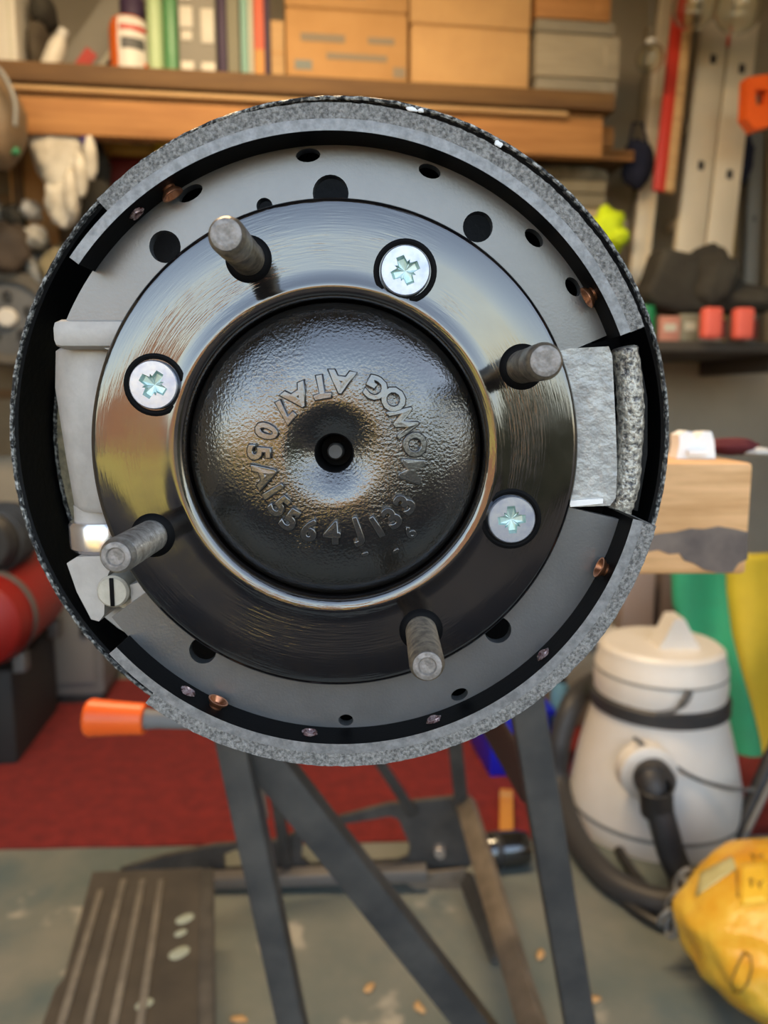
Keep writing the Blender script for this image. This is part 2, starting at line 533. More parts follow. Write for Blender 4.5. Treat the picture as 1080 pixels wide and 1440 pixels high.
# a small stray cast mark outside the ring
for ch, u, v in (('6', 578, 750), ('-', 513, 777), ('-', 556, 774)):
    r0, th = hpol(u, v, HUB.y - 0.003)
    me = glyph(ch, 0.0044, 0.0003, 0.0002)
    for q in me.vertices:
        gx, gy, gz = q.co
        r = r0 - gy; a = th + gx / r0
        q.co = Vector((r * math.cos(a), dome_y(r) - gz, r * math.sin(a)))
    me.materials.clear(); me.materials.append(LETTER); me.flip_normals()
    o = bpy.data.objects.new('raised_mark', me); C.objects.link(o); o.parent = cap

# wheel studs
def stud(ang, r, bright, thread):
    L = 0.0277
    rad = 0.00405
    p = [(rad, 0.0), (rad, -0.0012)]
    n = 46 if thread else 0
    y = -0.0022
    if thread:
        while y > -(L - 0.0022):
            p += [(rad, y), (rad - 0.00022, y - 0.0003)]
            y -= 0.00062
    else:
        while y > -0.017:
            p += [(rad - 0.0001, y), (rad - 0.00024, y - 0.0003)]
            y -= 0.00062
        p += [(rad - 0.0001, y - 0.001), (rad, y - 0.0016)]
    p += [(rad, -(L - 0.0021)), (rad - 0.0001, -(L - 0.0016)), (rad - 0.0006, -(L - 0.0009)), (rad - 0.0007, -(L - 0.0007))]
    o = lathe('wheel_stud', p, STEELB if bright else STEEL, flange, 40, 'Y', cap=False, angle=50)
    o.location = (r * math.cos(ang), 0, r * math.sin(ang))
    q = [(rad - 0.0007, -(L - 0.0008)), (rad - 0.0008, -(L - 0.0002)), (rad - 0.0013, -L), (0.0021, -L), (0.0018, -L + (0.0005 if thread else 0.00005)), (0.0, -L + (0.0006 if thread else 0.0))]
    bm = bmesh.new(); add_lathe(bm, q, 40, 'Y', cap=False)
    t = finish(bm, 'stud_end', STUDTIP, o)
    bm = bmesh.new(); add_lathe(bm, [(0.0058, 0.0002), (0.0053, -0.0004), (0.0046, -0.0010), (0.0040, -0.0012)], 40, 'Y', cap=False)
    t = finish(bm, 'painted_collar', TABIN, o)
for deg, br, thr in ((113.6, False, False), (24.4, False, False), (-64.5, False, True), (-155.6, True, True)):
    stud(R_(deg), 0.0508, br, thr)

# drum screws: countersunk heads with cross recess
def screw(u, v, spin):
    yh = -0.0017
    x, z = hp(u, v, HUB.y + yh)
    Rr = 0.0060
    star = []
    for k in range(4):
        b = k * PI / 2
        star += [(b - 0.27, 0.60), (b + 0.27, 0.60), (b + PI / 4 - 0.16, 0.34), (b + PI / 4, 0.46), (b + PI / 4 + 0.16, 0.34)]
    bm = bmesh.new()
    n = 40
    outer = [bm.verts.new((Rr * 0.95 * math.cos(2 * PI * i / n), yh, Rr * 0.95 * math.sin(2 * PI * i / n))) for i in range(n)]
    inner = [bm.verts.new((Rr * r * math.cos(a + spin), yh, Rr * r * math.sin(a + spin))) for a, r in star]
    ed = []
    for lp in (outer, inner):
        for i in range(len(lp)):
            ed.append(bm.edges.new((lp[i], lp[(i + 1) % len(lp)])))
    bmesh.ops.triangle_fill(bm, use_beauty=True, edges=ed)
    rows = [outer]
    for rr, yy in ((0.99, yh + 0.00025), (1.0, yh + 0.0006), (0.9, 0.0008)):
        rows.append([bm.verts.new((Rr * rr * math.cos(2 * PI * i / n), yy, Rr * rr * math.sin(2 * PI * i / n))) for i in range(n)])
    for a, b in zip(rows[:-1], rows[1:]):
        for i in range(n):
            bm.faces.new((a[i], a[(i + 1) % n], b[(i + 1) % n], b[i]))
    o = finish(bm, 'drum_screw', ZINC, flange, (x, 0, z), angle=30)
    bm = bmesh.new()
    a_ = [bm.verts.new((Rr * r * math.cos(a + spin), yh, Rr * r * math.sin(a + spin))) for a, r in star]
    b_ = [bm.verts.new((Rr * r * 0.8 * math.cos(a + spin), yh + 0.0011, Rr * r * 0.8 * math.sin(a + spin))) for a, r in star]
    c = bm.verts.new((0, yh + 0.0015, 0))
    for i in range(len(a_)):
        j = (i + 1) % len(a_)
        bm.faces.new((a_[i], a_[j], b_[j], b_[i])); bm.faces.new((b_[i], b_[j], c))
    finish(bm, 'cross_recess', ZINCIN, o, angle=20)
    lathe('countersink', [(0.0077, -0.00012), (0.0070, -0.0004), (0.0064, -0.0002), (0.0060, 0.0004)], TABIN, o, 40, 'Y', cap=False)
screw(570, 380, R_(22)); screw(215, 541, R_(-32)); screw(720, 731, R_(5))

# brake shoes
YS0, YW, YS1 = -0.005, 0.0052, 0.020
RL, RLT, RT = 0.0803, 0.0768, 0.0742
def arc_loop(r0, r1, a0, a1, n=70):
    o = [(r1 * math.cos(a0 + (a1 - a0) * i / n), r1 * math.sin(a0 + (a1 - a0) * i / n)) for i in range(n + 1)]
    o += [(r0 * math.cos(a1 + (a0 - a1) * i / n), r0 * math.sin(a1 + (a0 - a1) * i / n)) for i in range(n + 1)]
    return o
def circ(x, z, r, n=24, rt=None, ang=0):
    rt = rt or r
    return [(x + math.cos(ang) * r * math.cos(2 * PI * i / n) - math.sin(ang) * rt * math.sin(2 * PI * i / n),
             z + math.sin(ang) * r * math.cos(2 * PI * i / n) + math.cos(ang) * rt * math.sin(2 * PI * i / n)) for i in range(n)]

def rivet(shoe, u, v, mm, bad=False, ctr=(0, 0)):
    yy = YS0 + 0.0056
    _, a = hpol(u, v, HUB.y + yy)
    d = Vector((-math.cos(a), 0, -math.sin(a)))
    base = Vector((ctr[0] + (RT + 0.0002) * math.cos(a), yy, ctr[1] + (RT + 0.0002) * math.sin(a)))
    M = Matrix.Translation(base) @ d.to_track_quat('Z', 'Y').to_matrix().to_4x4()
    bm = bmesh.new()
    if bad:
        add_lathe(bm, [(0.0021, 0), (0.0019, 0.0006), (0.0015, 0.0009), (0.0011, 0.0004), (0.0, 0.0002)], 14, 'Z', None, False, wob=lambda a, h: 0.2 * math.sin(3 * a + h * 5000))
    else:
        add_lathe(bm, [(0.0017, 0), (0.0017, 0.0007), (0.0027, 0.0018), (0.00275, 0.0022), (0.0023, 0.0022), (0.0013, 0.0010), (0.0, 0.0008)], 24, 'Z', None, False)
    bmesh.ops.transform(bm, matrix=M, verts=bm.verts)
    finish(bm, 'rivet', mm, shoe, angle=40)

def shoe(label, ctr, tab, lin, web, holes, rivets, bads, pads):
    outer = [(x + ctr[0], z + ctr[1]) for x, z in arc_loop(0.046, RT + 0.0005, *web)]
    hl = []
    for kind, u, v, r in holes:
        if kind == 'c':
            x, z = hp(u, v, HUB.y + YW)
            hl.append(circ(x, z, r))
        else:
            _, a = hpol(u, v, HUB.y + YW)
            x, z = ctr[0] + (RT - 0.0021) * math.cos(a), ctr[1] + (RT - 0.0021) * math.sin(a)
            hl.append(circ(x, z, 0.0016, 16, r, a))
    s = plate('brake_shoe', outer, hl, YW, YW + 0.0035, WEBM, brake)
    s['label'] = label
    bm = bmesh.new()
    add_sector(bm, RT, RLT, YS0, YS1, tab[0], tab[1], 96, (0, 1, 1, 1, 1))
    bmesh.ops.translate(bm, vec=(ctr[0], 0, ctr[1]), verts=bm.verts)
    finish(bm, 'shoe_table', [TABEDGE, TABIN], s, angle=30)
    bm = bmesh.new()
    add_sector(bm, RLT + 0.00002, RL, YS0 + 0.0001, YS1 - 0.0005, lin[0], lin[1], 180)
    for v_ in bm.verts:
        k = _ns.noise(v_.co * 900)
        v_.co.x *= 1 + 0.0022 * k; v_.co.z *= 1 + 0.0022 * k; v_.co.y += 0.00025 * _ns.noise(v_.co * 700)
    bmesh.ops.translate(bm, vec=(ctr[0], 0, ctr[1]), verts=bm.verts)
    finish(bm, 'brake_lining', LINING, s, angle=40)
    for u, v in rivets:
        rivet(s, u, v, COPPER, ctr=ctr)
    for u, v in bads:
        rivet(s, u, v, RUSTY, True, ctr=ctr)
    return s
YY = HUB.y + YS0
def ang(u, v, Y=YY):
    return hpol(u, v, Y)[1]
def un(a):                                    # lower half as negative angles
    return a
shoe('upper brake shoe with a grey web, pale table edge and grey lining', (0.0, 0.0),
     (ang(873, 472), ang(103, 366)), (ang(900, 462), ang(143, 288)), (R_(23.0), R_(156)),
     [('c', 232, 347, 0.0039), ('c', 465, 272, 0.0044), ('c', 672, 319, 0.0037), ('c', 372, 290, 0.0020), ('m', 432, 205, 0.003), ('m', 607, 232, 0.0028), ('m', 757, 328, 0.0028), ('m', 262, 262, 0.0034), ('m', 806, 403, 0.0026)],
     [(234, 260), (836, 412)], [(205, 316)], None)
shoe('lower brake shoe with a dark grey web and grey lining', (0.0012, -0.0004),
     (ang(163, 903) - 2 * PI if ang(163, 903) > 0 else ang(163, 903), ang(886, 728)), (ang(209, 972), ang(905, 735)), (R_(-144.5), R_(-13.5)),
     [('c', 700, 886, 0.0036), ('c', 285, 915, 0.0036), ('m', 480, 1002, 0.002), ('m', 640, 975, 0.0024)],
     [(300, 984), (842, 798)], [(430, 1022), (262, 964), (752, 913), (600, 1001)], None)

# wheel cylinder on the left
wc = empty('wheel_cylinder', (0, 0, 0), 0, brake)
xl, zt = hp(86, 458, 0.203); xb, zb = hp(99, 718, 0.203)
cxl = hp(84, 560, 0.2135)[0] + 0.0135
xcol = hp(101, 760, 0.2135)[0] + 0.0100
def zc(v): return hp(100, v, 0.203)[1]
lathe('cylinder_body', [(0.0, zc(720)), (0.0092, zc(722)), (0.0104, zc(714)), (0.0119, zc(640)), (0.0135, zc(545)), (0.0128, zc(492)), (0.0118, zc(488)), (0.0, zc(488))], CYL, wc, 40, 'Z', loc=(cxl, 0.0215, 0))
box('cylinder_end_block', (0.026, 0.024, zc(452) - zc(492)), (cxl + 0.0055, 0.0155, (zc(455) + zc(490)) / 2), CYL, wc, 0.0022)
box('mounting_foot', (0.010, 0.018, zc(475) - zc(700)), (xl - 0.003, 0.040, (zc(475) + zc(700)) / 2), DUST, wc, 0.002)
lathe('piston_neck', [(0.0074, zc(745)), (0.0074, zc(716))], CYL, wc, 32, 'Z', loc=(xcol - 0.001, 0.0215, 0))
lathe('nickel_collar', [(0.0, zc(783)), (0.0086, zc(783)), (0.0098, zc(777)), (0.0100, zc(745)), (0.0094, zc(739)), (0.0, zc(739))], CHROME, wc, 40, 'Z', loc=(xcol, 0.0215, 0))
def hpoly(pts, Y):
    return [hp(u, v, Y) for u, v in pts]
plate('adjuster_fork', hpoly([(98, 790), (112, 781), (150, 780), (158, 800), (152, 815), (150, 862), (143, 871), (132, 868), (112, 830)], 0.206), [], 0.012, 0.030, CYL, wc)
plate('adjuster_fork', hpoly([(186, 820), (205, 815), (213, 860), (204, 874), (190, 872)], 0.206), [], 0.012, 0.026, CYL, wc)
x_, z_ = hp(163, 829, 0.205)
lathe('adjuster_screw', [(0.0, 0.010), (0.0038, 0.010), (0.0044, 0.0108), (0.0044, 0.022)], CLAY, wc, 28, 'Y', loc=(x_, 0, z_))
box('screw_slot', (0.0011, 0.0006, 0.0078), (x_, 0.0099, z_), TABIN, wc, 0.0001, rot=None)
plate('adjuster_seat', hpoly([(155, 842), (180, 838), (197, 832), (196, 850), (182, 856), (165, 850)], 0.207), [], 0.014, 0.028, CLAY, wc)
plate('adjuster_base', hpoly([(118, 815), (225, 800), (245, 850), (240, 900), (215, 915), (165, 885), (140, 865)], 0.215), [], 0.024, 0.047, mat('adjuster_grey', (0.30, 0.29, 0.28), 0.6, col2=(0.36, 0.35, 0.33), nscale=100), wc)

# abutment on the right
ab = empty('shoe_abutment', (0, 0, 0), 0, brake)
plate('abutment_plate', hpoly([(770, 498), (800, 490), (856, 487), (861, 500), (866, 600), (868, 660), (866, 700), (858, 711), (780, 714), (760, 640)], HUB.y + 0.004), [], 0.004, 0.036, SILVER, ab)
plate('abutment_flake', hpoly([(800, 704), (848, 701), (848, 708), (802, 713)], HUB.y + 0.003), [], 0.003, 0.005, mat('bare_white_metal', (0.8, 0.8, 0.8), 0.4, 0.3), ab)
bm = bmesh.new()
strip = [(884, 487), (890, 520), (892, 560), (893, 600), (891, 640), (887, 680), (880, 706), (876, 722)]
pts = [Vector((hp(u, v, 0.206)[0], 0.018 + 0.0006 * math.sin(i * 2.0), hp(u, v, 0.206)[1])) for i, (u, v) in enumerate(strip)]
pts = smooth_path(pts, 6)
add_tube(bm, pts, [0.0036 * (1 + 0.04 * math.sin(i * 1.9)) * (0.8 if i in (0, len(pts) - 1) else 1) for i in range(len(pts))], 16)
finish(bm, 'flaking_pressed_edge', ROUGHMET, ab, angle=80)
plate('pressed_web', hpoly([(868, 500), (900, 484), (914, 560), (914, 640), (900, 720), (868, 712)], 0.212), [], 0.022, 0.040, LIPIN, ab)

# ------------------------------------------------------------------ background materials
WOODO = mat('orange_pine', (0.42, 0.20, 0.065), 0.7, col2=(0.30, 0.13, 0.04), nscale=3, stretch=(1, 8, 14), bump=0.1, bscale=30)
WOODD = mat('dark_shelf_wood', (0.17, 0.09, 0.03), 0.7, col2=(0.11, 0.055, 0.02), nscale=3, stretch=(1, 8, 14))
WOODP = mat('pale_batten', (0.52, 0.33, 0.15), 0.7, col2=(0.42, 0.25, 0.11), nscale=4, stretch=(1, 8, 14))
TIMBER = mat('sawn_timber', (0.82, 0.47, 0.22), 0.75, col2=(0.56, 0.29, 0.11), nscale=9, ndet=6, stretch=(1.2, 6, 16), bump=0.3, bscale=20)
STAIN = mat('oil_stain', (0.10, 0.075, 0.065), 0.6, col2=(0.20, 0.15, 0.12), nscale=30)
CARD = mat('cardboard', (0.50, 0.28, 0.11), 0.85, col2=(0.44, 0.24, 0.09), nscale=8)
CARD2 = mat('pale_cardboard', (0.55, 0.33, 0.14), 0.85, col2=(0.48, 0.28, 0.12), nscale=8)
PRINT = mat('grey_print', (0.26, 0.21, 0.15), 0.85)
PRINT2 = mat('blue_grey_print', (0.22, 0.24, 0.22), 0.85)
BOARDG = mat('grey_weathered_board', (0.34, 0.29, 0.21), 0.85, col2=(0.26, 0.22, 0.16), nscale=6, stretch=(1, 6, 12))
BOARDG2 = mat('dark_weathered_board', (0.20, 0.18, 0.14), 0.85, col2=(0.26, 0.23, 0.18), nscale=6, stretch=(1, 6, 12))
ALU = mat('aluminium', (0.68, 0.60, 0.47), 0.55, metal=0.2, col2=(0.60, 0.53, 0.41), nscale=6)
BLACKP = mat('black_plastic', (0.015, 0.015, 0.016), 0.45, col2=(0.03, 0.03, 0.03), nscale=20)
BLACKC = mat('black_cloth', (0.025, 0.022, 0.018), 0.95, col2=(0.05, 0.045, 0.035), nscale=8, bump=0.6, bscale=30, bdist=0.01)
NAVY = mat('navy_cloth', (0.010, 0.012, 0.03), 0.95)
REDP = mat('red_paint', (0.50, 0.035, 0.02), 0.4)
CORAL = mat('coral_plastic', (0.75, 0.13, 0.09), 0.5)
ORANGE = mat('orange_plastic', (0.85, 0.13, 0.015), 0.4, col2=(0.75, 0.10, 0.01), nscale=10)
HIVIS = mat('hi_vis_yellow', (0.62, 0.80, 0.01), 0.8, col2=(0.45, 0.58, 0.01), nscale=10)
CLEAR = mat('clear_plastic', (0.95, 0.96, 0.90), 0.03, ior=1.45, trans=1.0)
CREAM = mat('cream_plastic', (0.62, 0.58, 0.50), 0.45, col2=(0.55, 0.51, 0.43), nscale=5)
WHITEP = mat('white_plastic', (0.72, 0.69, 0.64), 0.4, col2=(0.64, 0.60, 0.54), nscale=4)
HOSE = mat('hose_grey', (0.035, 0.035, 0.037), 0.5)
CARPET = mat('red_carpet', (0.20, 0.018, 0.016), 0.95, col2=(0.13, 0.012, 0.012), nscale=30, ndet=8, bump=0.6, bscale=300, bdist=0.004)
FRAME = mat('frame_dark_metal', (0.040, 0.039, 0.038), 0.5, metal=0.1, col2=(0.075, 0.070, 0.063), nscale=20)
FRAMEW = mat('frame_worn_metal', (0.24, 0.20, 0.155), 0.55, metal=0.2, col2=(0.14, 0.115, 0.085), nscale=20)
STEPM = mat('step_board', (0.060, 0.052, 0.042), 0.6, col2=(0.035, 0.031, 0.027), nscale=12)
STEPR = mat('step_rib_worn', (0.16, 0.145, 0.12), 0.7, col2=(0.11, 0.10, 0.085), nscale=30)
GREENC = mat('green_sheet', (0.035, 0.36, 0.17), 0.75, col2=(0.045, 0.31, 0.15), nscale=10)
YELLC = mat('yellow_sheet', (0.66, 0.48, 0.03), 0.75, col2=(0.58, 0.42, 0.03), nscale=10)
BAG = mat('yellow_bag', (0.66, 0.31, 0.015), 0.35, col2=(0.80, 0.56, 0.07), nscale=10, ndet=5, bump=0.5, bscale=25, bdist=0.01)
BAGT = mat('yellow_print', (0.85, 0.55, 0.05), 0.4, col2=(0.76, 0.47, 0.03), nscale=20)
BAGC = mat('clear_bag_neck', (0.55, 0.50, 0.24), 0.3, col2=(0.45, 0.42, 0.2), nscale=20)
INK = mat('bag_ink', (0.28, 0.16, 0.02), 0.6)
BLUE = mat('blue_plastic', (0.01, 0.02, 0.55), 0.4)
PBLUE = mat('pale_blue_plastic', (0.12, 0.28, 0.40), 0.4)
TANKR = mat('tank_red', (0.22, 0.010, 0.008), 0.45)
DGREY = mat('machine_grey', (0.07, 0.07, 0.07), 0.5, col2=(0.10, 0.10, 0.10), nscale=10)
MGREY = mat('mid_grey_metal', (0.20, 0.20, 0.19), 0.55, metal=0.3)
PALEG = mat('pale_grey_plastic', (0.55, 0.53, 0.49), 0.5)
GREENB = mat('green_bottle', (0.10, 0.28, 0.12), 0.35)
PGREEN = mat('pale_green_bottle', (0.42, 0.55, 0.30), 0.4)
PURPLE = mat('purple_card', (0.045, 0.025, 0.06), 0.6)
OLIVE = mat('olive_card', (0.22, 0.21, 0.15), 0.7)
TEAL = mat('teal_card', (0.22, 0.40, 0.34), 0.6)
PALEC = mat('pale_card', (0.52, 0.50, 0.40), 0.7)
REDC = mat('red_card', (0.60, 0.12, 0.06), 0.6)
ORC = mat('orange_card', (0.55, 0.25, 0.06), 0.6)
PAPER = mat('page_edge', (0.6, 0.55, 0.45), 0.9)
GREYC = mat('grey_carton', (0.26, 0.24, 0.20), 0.7)
YWOOD = mat('yellow_ply', (0.52, 0.32, 0.06), 0.6, col2=(0.46, 0.27, 0.05), nscale=10)
DKRED = mat('dark_red_panel', (0.14, 0.015, 0.012), 0.6)
CLOTHW = mat('white_cloth', (0.66, 0.62, 0.53), 0.95, col2=(0.44, 0.40, 0.33), nscale=12, bump=0.6, bscale=25, bdist=0.01)
VIOLET = mat('violet_cloth', (0.10, 0.06, 0.22), 0.9)
PINK = mat('pink_card', (0.50, 0.22, 0.16), 0.8)
GREENP = mat('green_plastic', (0.01, 0.18, 0.06), 0.4)

# ------------------------------------------------------------------ helpers for things in the garage
def rrect(u0, v0, u1, v1, D):
    """pixel rectangle on the wall-parallel plane D -> base point, width, height"""
    vm = (v0 + v1) / 2
    um = (u0 + u1) / 2
    a, b = RP(u0, vm, D), RP(u1, vm, D)
    w = (b - a).dot(EX)
    z1, z0 = RP(um, v0, D).z, RP(um, v1, D).z
    base = (a + b) / 2
    base.z = z0
    return base, w, z1 - z0

def rthing(name, label, cat, rect, D, z0=None, group=None, roll=0.0):
    b, w, h = rrect(*rect, D)
    if z0 is not None:
        h += b.z - z0
        b.z = z0
    t = thing(name, label, cat, b, ROOM, group)
    if roll:
        t.rotation_euler = Euler((0, roll, ROOM))
    return t, w, h

# shelf along the back wall
SH_D = 2.195
sh_z = RP(430, 106, SH_D).z                   # top of the shelf board
xa, xb_ = -1.70, (RP(866, 140, SH_D)).dot(EX)
shelf = thing('wall_shelf', 'long dark brown wooden shelf board fixed along the back wall', 'shelf', rloc((xa + xb_) / 2, SH_D, sh_z))
SW = xb_ - xa
box('shelf_board', (SW, WALL_D - SH_D, 0.048), (0, (WALL_D - SH_D) / 2, -0.024), WOODD, shelf, 0.004)
box('shelf_rail', (SW - 0.02, 0.045, 0.115), (-0.01, 0.055, -0.107), WOODO, shelf, 0.004)
box('edge_batten', (SW * 0.62, 0.02, 0.014), (SW * 0.14, 0.023, -0.058), WOODP, shelf, 0.003)
for k in range(4):
    box('shelf_bracket', (0.035, 0.30, 0.05), (-SW / 2 + 0.25 + k * (SW - 0.45) / 3, 0.24, -0.075), WOODD, shelf, 0.004)

# --- cardboard boxes on the shelf
def carton(label, rect, D, depth, m, z0, lid=False, marks=(), group='cardboard boxes on the shelf'):
    t, w, h = rthing('cardboard_box', label, 'box', rect, D, z0, group)
    bh = h * (0.995 if not lid else 0.72)
    box('box_body', (w, depth, bh), (0, depth / 2, bh / 2), m, t, 0.003)
    if lid:
        box('box_lid', (w + 0.012, depth + 0.012, h - bh + 0.004), (0, depth / 2, (bh + h) / 2), m, t, 0.003)
    else:
        for s in (-1, 1):
            box('box_flap', (w * 0.98, depth / 2 - 0.004, 0.004), (0, depth * (0.5 + 0.25 * s), h + 0.0015), m, t, 0.001)
    for (x, z, sw, sh, mm) in marks:
        box('printed_mark', (sw * w, 0.0012, sh * h), ((x - 0.5) * w, -0.0004, z * h), mm, t, 0.0)
    return t, h
_, h1 = carton('tan cardboard box with faded grey print, next to the small wooden block', (402, 16, 573, 108), 2.24, 0.3, CARD, sh_z,
       marks=[(0.30, 0.62, 0.36, 0.11, PRINT), (0.78, 0.62, 0.22, 0.09, PRINT), (0.58, 0.38, 0.5, 0.09, PRINT), (0.14, 0.24, 0.14, 0.13, PRINT2), (0.93, 0.2, 0.1, 0.14, PRINT)])
carton('flat tan cardboard box on top of the box with faded grey print', (400, -60, 574, 14), 2.24, 0.3, CARD, sh_z + h1 + 0.005,
       marks=[(0.5, 0.3, 0.3, 0.15, PRINT)])
_, h2 = carton('plain tan cardboard box standing beside the grey boards', (578, 40, 744, 126), 2.24, 0.3, CARD2, sh_z)
carton('cardboard box with an overlapping lid on the plain tan box', (577, -110, 748, 38), 2.238, 0.3, CARD2, sh_z + h2 + 0.005, lid=False)

# --- boards stacked at the right end of the shelf
bz = sh_z
for lab, v0, v1, mm, u1 in (('lowest grey weathered board in the stack at the shelf end', 104, 130, BOARDG2, 868), ('broad pale grey board in the middle of the shelf end stack', 40, 103, BOARDG, 872),
                        ('thin dark grey board under the orange plank on the shelf end stack', 20, 39, BOARDG2, 866), ('orange pine plank on top of the shelf end stack', -22, 19, WOODO, 860)):
    b, w, h = rrect(754, v0, u1, v1, 2.24)
    t = thing('stacked_board', lab, 'board', (b.x, b.y, bz), ROOM, 'boards stacked on the shelf end')
    box('board_plank', (w, 0.26, h - 0.003), (0, 0.13, h / 2), mm, t, 0.004)
    box('board_end_batten', (0.02, 0.262, h * 0.5), (w * 0.35, 0.13, h * 0.5), mm, t, 0.002)
    bz += h

# --- books and papers
for nm, lab, u0, u1, v0, mm in (
        ('book', 'dark purple book spine on the shelf right of the grey carton', 306, 318, -40, PURPLE),
        ('book', 'thick olive grey book on the shelf between purple and teal spines', 319, 336, -30, OLIVE),
        ('book', 'teal green book spine on the shelf', 338, 348, -35, TEAL),
        ('book', 'thin cream book between the teal and the red spine', 349, 356, -20, PALEC),
        ('book', 'red orange book spine on the shelf', 357, 371, -45, REDC),
        ('book', 'thin black book left of the small wooden block', 372, 379, -25, PURPLE)):
    t, w, h = rthing(nm, lab, 'book', (u0, v0, u1, 106), 2.235, sh_z, 'books on the shelf')
    box('cover', (w, 0.006, h), (0, 0.003, h / 2), mm, t, 0.002)
    for s in (-1, 1):
        box('board', (0.0035, 0.2, h), (s * (w / 2 - 0.00175), 0.105, h / 2), mm, t, 0.001)
    box('pages', (w - 0.007, 0.19, h - 0.01), (0, 0.103, h / 2 - 0.002), PAPER, t, 0.001)
    if mm is REDC:
        box('spine_label', (w * 0.98, 0.001, h * 0.22), (0, -0.0003, h * 0.16), ORC, t, 0.0)

t, w, h = rthing('wooden_block', 'small upright pale wooden block between books and cardboard box', 'block', (381, 28, 400, 107), 2.23, sh_z)
box('block_body', (w, 0.06, h), (0, 0.03, h / 2), WOODP, t, 0.003)
box('block_band', (w * 1.03, 0.062, h * 0.04), (0, 0.03, h * 0.45), CARD, t, 0.002)
t, w, h = rthing('pale_tube', 'pale blue tipped tube lying above the small wooden block', 'tube', (388, -30, 402, 24), 2.26, None)
t.location.z = t.location.z
bpy.data.objects.remove(t)

# --- carton with cream panels
t, w, h = rthing('grey_carton', 'grey carton with cream rounded panels, left of the purple book', 'carton', (250, -30, 303, 92), 2.235, sh_z)
box('carton_body', (w, 0.12, h), (0, 0.06, h / 2), GREYC, t, 0.004)
for x, z, sw, sh in ((-0.28, 0.60, 0.34, 0.22), (-0.28, 0.41, 0.28, 0.10), (0.28, 0.52, 0.34, 0.36), (-0.28, 0.09, 0.34, 0.11), (0.28, 0.09, 0.36, 0.11), (-0.28, 0.86, 0.3, 0.16)):
    box('cream_panel', (sw * w, 0.003, sh * h), (x * w, -0.001, z * h), CREAM, t, 0.001)

# --- bottles and tub
def bottle(name, label, rect, D, m, capm, squat=False):
    t, w, h = rthing(name, label, 'bottle', rect, D, sh_z, 'bottles on the shelf')
    r = w / 2
    lathe('bottle_body', [(0, 0), (r * 0.92, 0), (r, 0.012), (r, h * 0.62), (r * 0.9, h * 0.72), (r * 0.42, h * 0.84), (r * 0.40, h * 0.9), (0, h * 0.9)], m, t, 28, loc=(0, r, 0))
    lathe('bottle_cap', [(0, h * 0.88), (r * 0.48, h * 0.88), (r * 0.48, h * 0.99), (r * 0.4, h), (0, h)], capm, t, 20, loc=(0, r, 0))
bottle('plastic_bottle', 'pale green plastic bottle beside the orange and white tub', (204, -50, 227, 92), 2.24, PGREEN, PALEG)
bottle('plastic_bottle', 'mid green plastic bottle left of the grey carton', (227, -60, 250, 94), 2.25, GREENB, GREENB)

t, w, h = rthing('label_tub', 'orange tub with a white front label and purple cap', 'tub', (148, 14, 206, 92), 2.24, sh_z)
r = w / 2
lathe('tub_body', [(0, 0), (r * 0.97, 0), (r, 0.008), (r, h * 0.82), (r * 0.86, h * 0.95), (r * 0.6, h), (0, h)], mat('tub_orange', (0.66, 0.13, 0.02), 0.35), t, 40, loc=(0, r, 0))
bm = bmesh.new(); add_lathe(bm, [(r * 1.012, h * 0.06), (r * 1.014, h * 0.07), (r * 1.014, h * 0.84), (r * 0.90, h * 0.93)], 30, 'Z', None, False, PI * 1.36, PI * 1.95)
finish(bm, 'white_label', WHITEP, t, (0, r, 0))
bm = bmesh.new(); add_lathe(bm, [(r * 1.03, h * 0.70), (r * 1.03, h * 0.78)], 24, 'Z', None, False, PI * 1.40, PI * 1.85)
finish(bm, 'red_label_band', REDP, t, (0, r, 0))
bm = bmesh.new(); add_lathe(bm, [(r * 1.03, h * 0.40), (r * 1.03, h * 0.58)], 24, 'Z', None, False, PI * 1.42, PI * 1.80)
finish(bm, 'grey_label_print', DGREY, t, (0, r, 0))
bm = bmesh.new(); add_lathe(bm, [(r * 1.03, h * 0.0), (r * 1.03, h * 0.22)], 24, 'Z', None, False, PI * 1.78, PI * 1.95)
finish(bm, 'orange_label_corner', ORANGE, t, (0, r, 0))
lathe('tub_cap', [(0, h), (r * 0.62, h), (r * 0.62, h * 1.28), (r * 0.5, h * 1.34), (0, h * 1.34)], PURPLE, t, 30, loc=(0.01, r, 0))

# --- left end of the shelf
t, w, h = rthing('beige_carton', 'beige carton at the far left end of the shelf', 'carton', (-22, -40, 21, 84), 2.24, sh_z)
box('carton_body', (w, 0.2, h), (0, 0.1, h / 2), CREAM, t, 0.004)
box('carton_seam', (0.006, 0.002, h), (w * 0.3, -0.0005, h / 2), PALEC, t, 0.0)
t, w, h = rthing('cloth_bundle', 'dark brown and black cloth bundle beside the beige carton', 'cloth', (22, -30, 62, 86), 2.26, sh_z)
lump('bundle', (w * 0.8, 0.15, h * 0.7), mat('brown_cloth', (0.10, 0.08, 0.055), 0.9, col2=(0.06, 0.045, 0.03), nscale=12), t, (0, 0.08, h * 0.35), seed=3, flat=0.05)
lump('black_fold', (w * 0.9, 0.13, h * 0.42), BLACKC, t, (0.015, 0.08, h * 0.80), seed=5)
t = thing('leaning_bottle', 'cream plastic bottle leaning to the right in front of the grey panel', 'bottle', RP(64, 85, 2.24))
t.location.z = sh_z + 0.007
t.rotation_euler = Euler((0, R_(24), ROOM))
lathe('bottle_body', [(0, 0), (0.021, 0), (0.024, 0.004), (0.024, 0.06), (0.016, 0.085), (0, 0.085)], CREAM, t, 24, loc=(0, 0.024, 0))
lathe('bottle_cap', [(0.013, 0.083), (0.014, 0.105), (0.011, 0.11), (0, 0.11)], PALEG, t, 20, loc=(0, 0.024, 0))
